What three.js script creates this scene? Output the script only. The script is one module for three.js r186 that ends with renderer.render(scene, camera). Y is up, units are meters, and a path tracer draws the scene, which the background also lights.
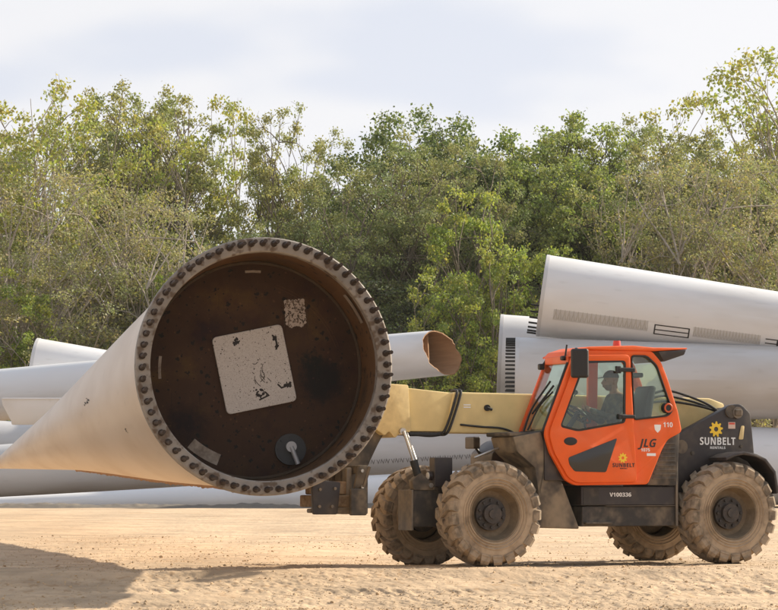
import * as THREE from 'three';
import { mergeGeometries, toCreasedNormals } from 'three/addons/utils/BufferGeometryUtils.js';
import { RoundedBoxGeometry } from 'three/addons/geometries/RoundedBoxGeometry.js';
import { MarchingCubes } from 'three/addons/objects/MarchingCubes.js';
import { FontLoader } from 'three/addons/loaders/FontLoader.js';
import { TextGeometry } from 'three/addons/geometries/TextGeometry.js';
import { ImprovedNoise } from 'three/addons/math/ImprovedNoise.js';

// ---------------------------------------------------------------- camera, sky, sun, exposure
const scene = new THREE.Scene();
const camera = new THREE.PerspectiveCamera(11.459, 1024 / 803, 0.5, 6000);
camera.position.set(0, 1.0, 0);
camera.rotation.x = THREE.MathUtils.degToRad(3.426);
const renderer = new THREE.WebGLRenderer({ antialias: true });
renderer.toneMapping = THREE.LinearToneMapping;
renderer.toneMappingExposure = 1.9;
renderer.shadowMap.enabled = true;

const SUN = new THREE.Vector3(1.65, 1.0, -0.82).normalize();
const sun = new THREE.DirectionalLight(new THREE.Color(1.0, 0.9, 0.73), 4.5);
sun.position.copy(SUN).multiplyScalar(150).add(new THREE.Vector3(0, 0, -60));
sun.target.position.set(0, 0, -60);
sun.castShadow = true;
sun.shadow.mapSize.set(4096, 4096);
Object.assign(sun.shadow.camera, { left: -70, right: 70, top: 70, bottom: -70, near: 1, far: 400 });
sun.shadow.radius = 1.6;
scene.add(sun, sun.target);

const perlin = new ImprovedNoise();
const n3 = (x, y, z) => perlin.noise(x, y, z);
const fbm3 = (x, y, z, o = 4) => { let a = 0.5, s = 0, f = 1; for (let i = 0; i < o; i++) { s += a * n3(x * f, y * f, z * f); a *= 0.5; f *= 2.03; } return s; };
const clamp = (v, a = 0, b = 1) => Math.min(b, Math.max(a, v));
const lerp = (a, b, t) => a + (b - a) * t;
const sstep = (a, b, v) => { const t = clamp((v - a) / (b - a)); return t * t * (3 - 2 * t); };
function rng(seed) { let s = seed >>> 0; return () => { s = (s + 0x6D2B79F5) >>> 0; let t = s; t = Math.imul(t ^ (t >>> 15), t | 1); t ^= t + Math.imul(t ^ (t >>> 7), t | 61); return ((t ^ (t >>> 14)) >>> 0) / 4294967296; }; }

{ // thin bright haze with soft cloud veils
  const W = 2048, H = 1024, d = new Float32Array(W * H * 4), v = new THREE.Vector3();
  for (let j = 0; j < H; j++) for (let i = 0; i < W; i++) {
    const el = ((j + 0.5) / H - 0.5) * Math.PI, az = ((i + 0.5) / W - 0.5) * 2 * Math.PI;
    v.set(Math.cos(el) * Math.cos(az), Math.sin(el), Math.cos(el) * Math.sin(az));
    const up = Math.max(v.y, 0), t = Math.pow(up, 0.5);
    const hz = Math.pow(1 - up, 2.0), side = 0.86 + 0.14 * v.dot(SUN);
    let r = lerp(0.28, 0.50, hz), g = lerp(0.33, 0.51, hz), b = lerp(0.42, 0.55, hz);
    const cu = 1 / (up + 0.16);
    const c = fbm3(v.x * cu * 1.5 + 3.1, v.z * cu * 1.5 + 7.7, up * 9 + 0.4, 6);
    const c2 = fbm3(v.x * cu * 4 + 1.1, v.z * cu * 4 - 2.7, up * 26 + 5.4, 5);
    const k = sstep(-0.16, 0.14, c + c2 * 0.5) * 0.9 * (0.35 + 0.65 * hz);
    r = lerp(r, 0.55, k) * side; g = lerp(g, 0.545, k) * side; b = lerp(b, 0.55, k) * side;
    const cosS = v.dot(SUN), glow = 0.35 * Math.pow(Math.max(cosS, 0), 6) + 0.9 * Math.pow(Math.max(cosS, 0), 60);
    r += glow * 1.0; g += glow * 0.93; b += glow * 0.8;
    if (v.y < 0) { r = 0.40; g = 0.34; b = 0.26; }
    const o = (j * W + i) * 4; d[o] = r; d[o + 1] = g; d[o + 2] = b; d[o + 3] = 1;
  }
  const tex = new THREE.DataTexture(d, W, H, THREE.RGBAFormat, THREE.FloatType);
  tex.mapping = THREE.EquirectangularReflectionMapping; tex.magFilter = THREE.LinearFilter; tex.minFilter = THREE.LinearFilter; tex.needsUpdate = true;
  scene.background = tex; scene.environment = tex;
}
scene.fog = new THREE.FogExp2(new THREE.Color(0.86, 0.85, 0.74), 0.00012);

// ---------------------------------------------------------------- helpers
const taken = {};
function numbered(n) { const k = taken[n] = (taken[n] ?? -1) + 1; return k ? `${n}_${String(k).padStart(3, '0')}` : n; }
function tag(o, label, category, group, kind) { o.userData.label = label; o.userData.category = category; if (group) o.userData.group = group; if (kind) o.userData.kind = kind; return o; }
function mesh(name, geo, mat, parent = scene) {
  const m = new THREE.Mesh(geo, mat); m.name = parent === scene ? numbered(name) : name; m.castShadow = m.receiveShadow = true; parent.add(m); return m;
}
function thing(name, label, category, pos = [0, 0, 0], group) {
  const g = new THREE.Group(); g.name = numbered(name); g.position.set(...pos); scene.add(g); return tag(g, label, category, group);
}
function boxUV(geo) {   // uv in metres, by the main direction of each face
  const g = geo.index ? geo.toNonIndexed() : geo, p = g.attributes.position, n = p.count, uv = new Float32Array(n * 2);
  const a = new THREE.Vector3(), b = new THREE.Vector3(), c = new THREE.Vector3();
  for (let i = 0; i < n; i += 3) {
    a.fromBufferAttribute(p, i); b.fromBufferAttribute(p, i + 1).sub(a); c.fromBufferAttribute(p, i + 2).sub(a); b.cross(c);
    const ax = Math.abs(b.x), ay = Math.abs(b.y), az = Math.abs(b.z);
    for (let k = i; k < i + 3; k++) {
      const x = p.getX(k), y = p.getY(k), z = p.getZ(k);
      if (ax >= ay && ax >= az) { uv[k * 2] = z; uv[k * 2 + 1] = y; } else if (ay >= az) { uv[k * 2] = x; uv[k * 2 + 1] = z; } else { uv[k * 2] = x; uv[k * 2 + 1] = y; }
    }
  }
  g.setAttribute('uv', new THREE.BufferAttribute(uv, 2)); return g;
}
function join(...gs) {
  const list = gs.flat().map(g => { const h = g.index ? g.toNonIndexed() : g; for (const k of Object.keys(h.attributes)) if (!['position', 'normal'].includes(k)) h.deleteAttribute(k); return h; });
  return boxUV(list.length > 1 ? mergeGeometries(list) : list[0]);
}
const box = (x0, x1, y0, y1, z0, z1, r = 0.012) => {
  const w = x1 - x0, h = y1 - y0, d = z1 - z0, rr = Math.min(r, w * 0.4, h * 0.4, d * 0.4);
  return join(new RoundedBoxGeometry(w, h, d, 2, rr).translate((x0 + x1) / 2, (y0 + y1) / 2, (z0 + z1) / 2));
};
function rpath(pts, r, target) {
  const n = pts.length, rad = typeof r === 'number' ? pts.map(() => r) : r;
  for (let i = 0; i < n; i++) {
    const p = new THREE.Vector2(...pts[i]), a = new THREE.Vector2(...pts[(i + n - 1) % n]), b = new THREE.Vector2(...pts[(i + 1) % n]);
    const da = a.clone().sub(p), db = b.clone().sub(p), q = Math.min(rad[i], da.length() * 0.45, db.length() * 0.45);
    da.setLength(q).add(p); db.setLength(q).add(p);
    if (i) target.lineTo(da.x, da.y); else target.moveTo(da.x, da.y);
    target.quadraticCurveTo(p.x, p.y, db.x, db.y);
  }
  target.closePath(); return target;
}
// a plate in the x-y plane from z0 to z1 with rounded corners, bevelled edges and openings
function plate(pts, z0, z1, { r = 0.03, holes = [], hr = 0.04, bev = 0.006 } = {}) {
  const s = rpath(pts, r, new THREE.Shape());
  for (const h of holes) s.holes.push(rpath(h, hr, new THREE.Path()));
  const b = Math.min(bev, (z1 - z0) * 0.3);
  const g = new THREE.ExtrudeGeometry(s, { depth: z1 - z0 - 2 * b, bevelEnabled: b > 0, bevelThickness: b, bevelSize: b, bevelOffset: -b, bevelSegments: 2, curveSegments: 6 });
  g.translate(0, 0, z0 + b); return join(toCreasedNormals(g, 0.5));
}
const V = (x, y, z) => new THREE.Vector3(x, y, z);
function tube(pts, r, seg = 8, n = 24) { return join(new THREE.TubeGeometry(new THREE.CatmullRomCurve3(pts.map(p => V(...p))), n, r, seg, false)); }
function rod(a, b, r, seg = 12, r2 = r) {
  const A = V(...a), B = V(...b), d = B.clone().sub(A);
  const g = new THREE.CylinderGeometry(r2, r, d.length(), seg);
  g.applyQuaternion(new THREE.Quaternion().setFromUnitVectors(V(0, 1, 0), d.clone().normalize())); g.translate(...A.add(B).multiplyScalar(0.5).toArray());
  return join(g);
}
const disc = (x, y, z0, z1, r, seg = 24) => rod([x, y, z0], [x, y, z1], r, seg);

// procedural colour maps; period in metres
function tnoise(N, seed) {   // tileable value noise, fbm
  const R = rng(seed), T = 64, lat = new Float32Array(T * T).map(() => R());
  const at = (x, y, p) => { const xi = Math.floor(x), yi = Math.floor(y), fx = x - xi, fy = y - yi, u = fx * fx * (3 - 2 * fx), w = fy * fy * (3 - 2 * fy); const q = (i, j) => lat[(((j % p) + p) % p) * T + (((i % p) + p) % p)]; return lerp(lerp(q(xi, yi), q(xi + 1, yi), u), lerp(q(xi, yi + 1), q(xi + 1, yi + 1), u), w); };
  return (u, v, f0 = 4, oct = 5) => { let s = 0, a = 0.5, f = f0, t = 0; for (let i = 0; i < oct; i++) { const p = Math.min(64, f); s += a * at(u * p + i * 7.3 * 0, v * p, p); t += a; a *= 0.55; f *= 2; } return s / t; };
}
const toS = c => { c = clamp(c); return Math.round(255 * (c <= 0.0031308 ? 12.92 * c : 1.055 * Math.pow(c, 1 / 2.4) - 0.055)); };
function colorMap(N, period, fn, aspect = 1) {
  const d = new Uint8Array(N * N * 4);
  for (let j = 0; j < N; j++) for (let i = 0; i < N; i++) { const c = fn(i / N, j / N), o = (j * N + i) * 4; d[o] = toS(c[0]); d[o + 1] = toS(c[1]); d[o + 2] = toS(c[2]); d[o + 3] = 255; }
  const t = new THREE.DataTexture(d, N, N); t.wrapS = t.wrapT = THREE.RepeatWrapping; t.magFilter = THREE.LinearFilter; t.colorSpace = THREE.SRGBColorSpace; t.repeat.set(1 / period, 1 / (period * aspect)); t.needsUpdate = true; return t;
}
function grayMap(N, period, fn) { const t = colorMap(N, period, (u, v) => { const g = fn(u, v); return [g, g, g]; }); t.colorSpace = THREE.NoColorSpace; return t; }
const nA = tnoise(256, 11), nB = tnoise(256, 23), nC = tnoise(256, 37);
const mixc = (a, b, t) => [lerp(a[0], b[0], t), lerp(a[1], b[1], t), lerp(a[2], b[2], t)];
const DUST = [0.40, 0.30, 0.19];
// paint with patches of dried dust and a few scuffs
function dusty(base, { period = 1.6, cover = 0.5, soft = 0.25, dust = DUST, max = 0.8, rough = 0.5, metal = 0, N = 256, streak = 1, ox = 0 } = {}) {
  const map = colorMap(N, period, (u, v) => {
    const m = nA(u + ox, v * streak, 3, 5), f = nB(u, v, 16, 3), g = nC(u + 0.37, v * 0.5, 6, 6), k = sstep(1 - cover - soft, 1 - cover + soft, m * 0.45 + f * 0.25 + g * 0.3) * max;
    const q = 0.9 + 0.2 * nC(u, v, 8, 4);
    return mixc(base.map(c => c * q), dust, k);
  });
  const bump = grayMap(128, period, (u, v) => nB(u, v, 16, 3));
  return new THREE.MeshStandardMaterial({ map, roughness: rough, metalness: metal, bumpMap: bump, bumpScale: 0.002 });
}
const flat = (r, g, b, rough = 0.6, metal = 0) => new THREE.MeshStandardMaterial({ color: new THREE.Color().setRGB(r, g, b), roughness: rough, metalness: metal });

const M = {
  orange: dusty([0.75, 0.098, 0.001], { period: 1.7, cover: 0.36, soft: 0.25, max: 0.14, rough: 0.58, N: 512 }),
  orangeTrim: dusty([0.60, 0.07, 0.003], { period: 1.3, cover: 0.35, max: 0.35, rough: 0.5, ox: 0.3 }),
  cream: dusty([0.68, 0.52, 0.23], { period: 1.5, cover: 0.4, soft: 0.3, max: 0.45, rough: 0.55, ox: 0.1, dust: [0.34, 0.25, 0.13], N: 512 }),
  creamWorn: dusty([0.66, 0.50, 0.23], { period: 0.9, cover: 0.4, max: 0.5, rough: 0.6, dust: [0.22, 0.14, 0.07], ox: 0.55 }),
  black: dusty([0.026, 0.019, 0.019], { period: 1.5, cover: 0.36, soft: 0.2, max: 0.2, rough: 0.5 }),
  blackDirty: dusty([0.035, 0.03, 0.027], { period: 1.3, cover: 0.46, soft: 0.17, max: 0.36, rough: 0.75, ox: 0.2 }),
  skirt: dusty([0.05, 0.042, 0.036], { period: 1.7, cover: 0.5, soft: 0.17, max: 0.65, rough: 0.85, dust: [0.36, 0.27, 0.17], streak: 1 }),
  steel: dusty([0.12, 0.105, 0.09], { period: 0.8, cover: 0.5, max: 0.5, rough: 0.6, metal: 0.2, ox: 0.4 }),
  rubber: flat(0.018, 0.017, 0.017, 0.75),
  tyre: dusty([0.15, 0.11, 0.075], { period: 1.1, cover: 0.6, soft: 0.2, max: 0.85, rough: 0.95, dust: [0.46, 0.345, 0.23] }),
  tread: dusty([0.10, 0.078, 0.055], { period: 0.7, cover: 0.56, soft: 0.2, max: 0.8, rough: 0.95, dust: [0.40, 0.305, 0.21], ox: 0.6 }),
  rim: dusty([0.12, 0.085, 0.052], { period: 0.7, cover: 0.5, max: 0.7, rough: 0.8, dust: [0.26, 0.19, 0.115] }),
  hub: dusty([0.035, 0.03, 0.028], { period: 0.4, cover: 0.38, max: 0.5, rough: 0.7, dust: [0.2, 0.14, 0.09] }),
  chrome: dusty([0.5, 0.48, 0.45], { period: 0.3, cover: 0.4, max: 0.6, rough: 0.3, metal: 0.8 }),
  seal: flat(0.015, 0.014, 0.014, 0.6),
  white: flat(0.78, 0.77, 0.74, 0.5),
  ink: flat(0.02, 0.018, 0.018, 0.5),
  yellow: flat(0.85, 0.55, 0.03, 0.5),
  red: flat(0.6, 0.06, 0.03, 0.3),
  glass: new THREE.MeshPhysicalMaterial({ color: new THREE.Color().setRGB(0.90, 0.965, 0.925), roughness: 0.03, transmission: 1, thickness: 0, ior: 1.5 }),
  darkGlass: new THREE.MeshPhysicalMaterial({ color: new THREE.Color().setRGB(0.03, 0.028, 0.027), roughness: 0.12 }),
};

// ---------------------------------------------------------------- ground
const groundPatches = (x, D) => fbm3(x * 0.22 + 4, D * 0.16, 2.2, 3);
// the telehandler: heading 24 degrees towards the camera, origin on the ground between the axles
const TH = THREE.MathUtils.degToRad(24), TC = Math.cos(TH), TS = Math.sin(TH), TO = [2.39, 0, -39.61];
const toWorld = (x, z) => [TO[0] - TC * x - TS * z, TO[2] + TS * x - TC * z];
const WB = 1.705, TR = 1.0, WR = 0.665;
const WHEELS = [[WB, -TR, 0], [WB, TR, -0.045], [-WB, -TR, 0], [-WB, TR, 0]];
function height(x, z) {
  const D = -z;
  let h = 0.31 * sstep(58, 98, D);
  h -= 0.36 * clamp((36.5 - D) / 2.0) * sstep(36.6, 36.0, D) + 0.25 * sstep(34.6, 31, D);
  const rough = lerp(1, 0.55, sstep(55, 95, D));
  h += fbm3(x * 0.35, D * 0.5, 0.3, 3) * 0.045 * rough;
  h += 0.022 * fbm3(x * 0.7 + D * 0.12, D * 3.1, 5.1, 3) * rough;          // wheel ruts run across the view
  const cl = n3(x * 6, D * 6, 1.7) * 0.34 + n3(x * 12, D * 12, 4.4) * 0.36 + n3(x * 19, D * 19, 9.1) * 0.34;
  const loose = sstep(-0.15, 0.3, n3(x * 0.5, D * 0.9, 8.2) + 0.25);
  const bank = 1 + 0.6 * sstep(36.4, 35.8, D);
  h += (0.005 + 0.015 * loose) * cl * rough * bank;
  for (const [d0, w0] of [[35.35, 0.2], [41.2, 0.24], [47.5, 0.25]]) {           // old tread prints
    const dd = D - d0 - 0.12 * Math.sin(x * 0.4 + d0) - 0.02 * x, m = sstep(w0, w0 * 0.7, Math.abs(dd)) * sstep(-0.25, 0.15, n3(x * 0.6, d0, 1.3));
    if (m > 0) h += m * (0.010 * Math.sign(Math.sin(x * 31 + Math.abs(dd) * 16)) * (0.6 + 0.8 * n3(x * 3, D * 3, 4)) - 0.012);
  }
  h += 0.028 * Math.exp(-Math.pow((D - 36.45 - 0.35 * n3(x * 0.45, 3.3, 0)) / 0.16, 2)) * sstep(-0.25, 0.25, n3(x * 0.9, 7.7, 2.0) + 0.12);
  for (const [wx, wz, dy] of WHEELS) {                                         // pressed flat where the tyres stand
    const [X, Z] = toWorld(wx, wz), q = Math.hypot(x - X, z - Z);
    h = lerp(h, dy + 0.012, sstep(0.75, 0.3, q));
  }
  return h;
}
{
  const rows = [], cols = [];
  for (let D = -60; D < 20; D += 8) rows.push(D);
  for (let D = 20; D < 34; D += 0.4) rows.push(D);
  for (let D = 34; D < 37; D += 0.022) rows.push(D);
  for (let D = 37; D < 40; D += 0.04) rows.push(D);
  for (let D = 40; D < 60; D += 0.1) rows.push(D);
  for (let D = 60; D < 112; D += 0.4) rows.push(D);
  for (let D = 112; D < 5000; D *= 1.08) rows.push(D);
  for (let x = -5.6; x <= 6.4; x += 0.026) cols.push(x);
  for (let w = 0.08, x = 6.44; x < 3000; w *= 1.12, x += w) cols.push(x);
  for (let w = 0.08, x = -5.64; x > -3000; w *= 1.12, x -= w) cols.unshift(x);
  const nc = cols.length, nr = rows.length, p = new Float32Array(nc * nr * 3), uv = new Float32Array(nc * nr * 2), col = new Float32Array(nc * nr * 3), idx = [];
  for (let j = 0; j < nr; j++) for (let i = 0; i < nc; i++) {
    const k = j * nc + i, x = cols[i], D = rows[j];
    p[k * 3] = x; p[k * 3 + 1] = D > 130 ? 0.31 : height(x, -D); p[k * 3 + 2] = -D; uv[k * 2] = x; uv[k * 2 + 1] = D;
    const a = groundPatches(x, D), b = n3(x * 1.1, D * 2.6, 6.6), c = n3(x * 3.3, D * 5.6, 1.6);
    let m = 1 + 0.26 * a + 0.18 * b + 0.14 * c + 0.16 * n3(x * 1.3, D * 11, 2.6), wmt = sstep(0.05, 0.45, fbm3(x * 0.5 + 9, D * 0.9, 3.3, 3) + 0.12 * c);
    const cc = mixc([1.0 * m, 0.985 * m, 0.955 * m], [0.84 * m, 0.76 * m, 0.66 * m], wmt * 0.8);
    for (let q = 0; q < 3; q++) col[k * 3 + q] = Math.min(cc[q], 1.3);
    if (i < nc - 1 && j < nr - 1) idx.push(k, k + 1, k + nc, k + 1, k + nc + 1, k + nc);
  }
  const g = new THREE.BufferGeometry(); g.setAttribute('position', new THREE.BufferAttribute(p, 3)); g.setAttribute('uv', new THREE.BufferAttribute(uv, 2)); g.setAttribute('color', new THREE.BufferAttribute(col, 3));
  g.setIndex(idx); g.computeVertexNormals();
  const map = colorMap(512, 2.7, (u, v) => { const a = nA(u, v, 4, 6), b = nB(u, v, 32, 2), s = sstep(0.66, 0.8, nC(u, v, 24, 3)); const k = 0.72 + 0.5 * a + 0.12 * (b - 0.5); return mixc([0.475 * k, 0.346 * k, 0.226 * k], [0.32, 0.19, 0.09], s * 0.5); });
  const bump = grayMap(512, 1.3, (u, v) => nB(u, v, 12, 5));
  const m = new THREE.MeshStandardMaterial({ map, bumpMap: bump, bumpScale: 0.02, roughness: 1, vertexColors: true });
  mesh('ground', g, m).userData.kind = 'structure';
  // low dark-coloured ridge along the foot of the stack
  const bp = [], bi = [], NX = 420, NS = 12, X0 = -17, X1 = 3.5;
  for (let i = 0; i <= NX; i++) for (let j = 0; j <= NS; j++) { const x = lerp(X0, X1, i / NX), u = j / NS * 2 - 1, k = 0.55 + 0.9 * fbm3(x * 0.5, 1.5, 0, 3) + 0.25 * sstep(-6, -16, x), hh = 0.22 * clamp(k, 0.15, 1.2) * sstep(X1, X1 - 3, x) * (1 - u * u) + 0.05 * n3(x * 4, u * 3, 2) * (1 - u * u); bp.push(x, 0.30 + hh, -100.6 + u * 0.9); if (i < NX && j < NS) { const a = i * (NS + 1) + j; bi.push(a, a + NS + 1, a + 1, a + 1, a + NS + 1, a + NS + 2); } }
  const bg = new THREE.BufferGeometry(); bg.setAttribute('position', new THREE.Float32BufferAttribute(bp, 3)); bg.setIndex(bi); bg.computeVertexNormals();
  mesh('dark_ridge', boxUV(bg), dusty([0.13, 0.11, 0.09], { period: 2.3, cover: 0.4, max: 0.5, rough: 1, dust: [0.24, 0.18, 0.12] })).userData.kind = 'structure';
}
{ // loose clods and pebbles
  const R = rng(5), N = 15000, base = new THREE.IcosahedronGeometry(1, 0), pp = base.attributes.position;
  for (let i = 0; i < pp.count; i++) { const k = 1 + 0.35 * n3(pp.getX(i) * 1.7, pp.getY(i) * 1.7, pp.getZ(i) * 1.7); pp.setXYZ(i, pp.getX(i) * k, pp.getY(i) * k * 0.7, pp.getZ(i) * k); }
  base.computeVertexNormals();
  const im = new THREE.InstancedMesh(base, new THREE.MeshStandardMaterial({ roughness: 1 }), N), m4 = new THREE.Matrix4(), q = new THREE.Quaternion(), e = new THREE.Euler(), c = new THREE.Color();
  for (let i = 0; i < N; i++) {
    let x, D, t = 0;
    do { D = 34 + Math.pow(R(), 2) * 28; x = (R() - 0.5) * 0.29 * D; t++; } while (t < 8 && n3(x * 0.5, D * 0.9, 8.2) + 0.35 * n3(x * 2, D * 2, 1) < R() * 0.8 - 0.45);
    const s = 0.003 + 0.016 * Math.pow(R(), 12) + 0.005 * R();
    m4.compose(V(x, height(x, -D) + s * 0.05, -D), q.setFromEuler(e.set(R() * 6, R() * 6, R() * 6)), V(s * (0.8 + R() * 0.8), s * (0.7 + 0.4 * R()), s * (0.8 + R() * 0.6)));
    im.setMatrixAt(i, m4); const k = 0.75 + 0.45 * R(); im.setColorAt(i, c.setRGB(0.48 * k, 0.34 * k, 0.20 * k));
  }
  im.name = 'loose_clods'; im.castShadow = im.receiveShadow = true; scene.add(tag(im, 'loose sandy clods and pebbles scattered over the dry ground', 'clods', null, 'stuff'));
}

// ---------------------------------------------------------------- turbine blades
function bladeMaterial(base, dustc, seed, cover = 0.35, max = 0.35, rough = 0.42) {
  const t = tnoise(256, seed);
  const map = colorMap(256, 6.1, (u, v) => { const k = 0.93 + 0.12 * t(u, v, 4, 4), s = sstep(0.62 - cover * 0.4, 0.9, t(u, v, 5, 5)) * max, sp = sstep(0.80, 0.86, nC(u + seed * 0.13, v, 40, 2)) * 0.1; return mixc(mixc(base.map(c => c * k), dustc, s), dustc.map(c => c * 0.5), sp); });
  return new THREE.MeshStandardMaterial({ map, roughness: rough });
}
const BW = { white: bladeMaterial([0.66, 0.65, 0.65], [0.45, 0.40, 0.34], 101, 0.6, 0.5), grey: bladeMaterial([0.52, 0.51, 0.51], [0.36, 0.31, 0.26], 131, 0.65, 0.6), held: bladeMaterial([0.64, 0.52, 0.40], [0.42, 0.28, 0.155], 151, 0.6, 0.5),
  raw: dusty([0.36, 0.20, 0.10], { period: 1.4, cover: 0.45, max: 0.6, rough: 0.85, dust: [0.18, 0.09, 0.04] }), rawDark: dusty([0.05, 0.034, 0.022], { period: 1.2, cover: 0.4, max: 0.8, rough: 0.9, dust: [0.12, 0.07, 0.035] }) };
// closed loft along local -z: rad(s, phi) gives [x, y]
function loft(ss, rad, nphi, zoff = null) {
  const ns = ss.length, p = [], uv = [], idx = [];
  for (let j = 0; j < ns; j++) for (let i = 0; i <= nphi; i++) {
    const ph = i / nphi * Math.PI * 2, [x, y] = rad(ss[j], ph); p.push(x, y, -(ss[j] + (zoff ? zoff(ss[j], ph) : 0))); uv.push(ph * 1.4, ss[j] * 0.3);
    if (i < nphi && j < ns - 1) { const a = j * (nphi + 1) + i, b = a + nphi + 1; idx.push(a, b, a + 1, a + 1, b, b + 1); }
  }
  const g = new THREE.BufferGeometry(); g.setAttribute('position', new THREE.Float32BufferAttribute(p, 3)); g.setAttribute('uv', new THREE.Float32BufferAttribute(uv, 2)); g.setIndex(idx); g.computeVertexNormals();
  const n = g.attributes.normal;   // close the seam
  for (let j = 0; j < ns; j++) { const a = j * (nphi + 1), b = a + nphi, v = V(n.getX(a) + n.getX(b), n.getY(a) + n.getY(b), n.getZ(a) + n.getZ(b)).normalize(); n.setXYZ(a, v.x, v.y, v.z); n.setXYZ(b, v.x, v.y, v.z); }
  return g;
}
// print or paint that follows the shell, a few millimetres above it
function shellPatch(rad, s0, s1, p0, p1, off = 0.006, n = 16) {
  const p = [], uv = [], idx = [];
  for (let j = 0; j <= n; j++) for (let i = 0; i <= n; i++) {
    const s = lerp(s0, s1, i / n), ph = lerp(p0, p1, j / n), [x, y] = rad(s, ph), r = Math.hypot(x, y); p.push(x * (1 + off / r), y * (1 + off / r), -s); uv.push(i / n, j / n);
    if (i < n && j < n) { const a = j * (n + 1) + i; idx.push(a, a + 1, a + n + 1, a + 1, a + n + 2, a + n + 1); }
  }
  const g = new THREE.BufferGeometry(); g.setAttribute('position', new THREE.Float32BufferAttribute(p, 3)); g.setAttribute('uv', new THREE.Float32BufferAttribute(uv, 2)); g.setIndex(idx); g.computeVertexNormals(); return g;
}
function canvasMat(w, h, draw, opts = {}) {
  const c = document.createElement('canvas'); c.width = w; c.height = h; const x = c.getContext('2d'); x.clearRect(0, 0, w, h); draw(x, w, h);
  const t = new THREE.CanvasTexture(c); t.colorSpace = THREE.SRGBColorSpace;
  return new THREE.MeshStandardMaterial({ map: t, transparent: true, roughness: 0.7, ...opts });
}
function aim(g, root, tip) { g.position.copy(root); g.quaternion.setFromUnitVectors(V(0, 0, 1), root.clone().sub(tip).normalize()); }
const ring = (r0, r1, z0, z1, seg = 72, c = 0.015) => { const pts = [[r0, z0], [r0, z1 - c], [r0 + c, z1], [r1 - c, z1], [r1, z1 - c], [r1, z0], [r0, z0]].map(q => new THREE.Vector2(...q)); const g = new THREE.LatheGeometry(pts, seg); g.rotateX(Math.PI / 2); return join(toCreasedNormals(g, 0.4)); };

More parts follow.
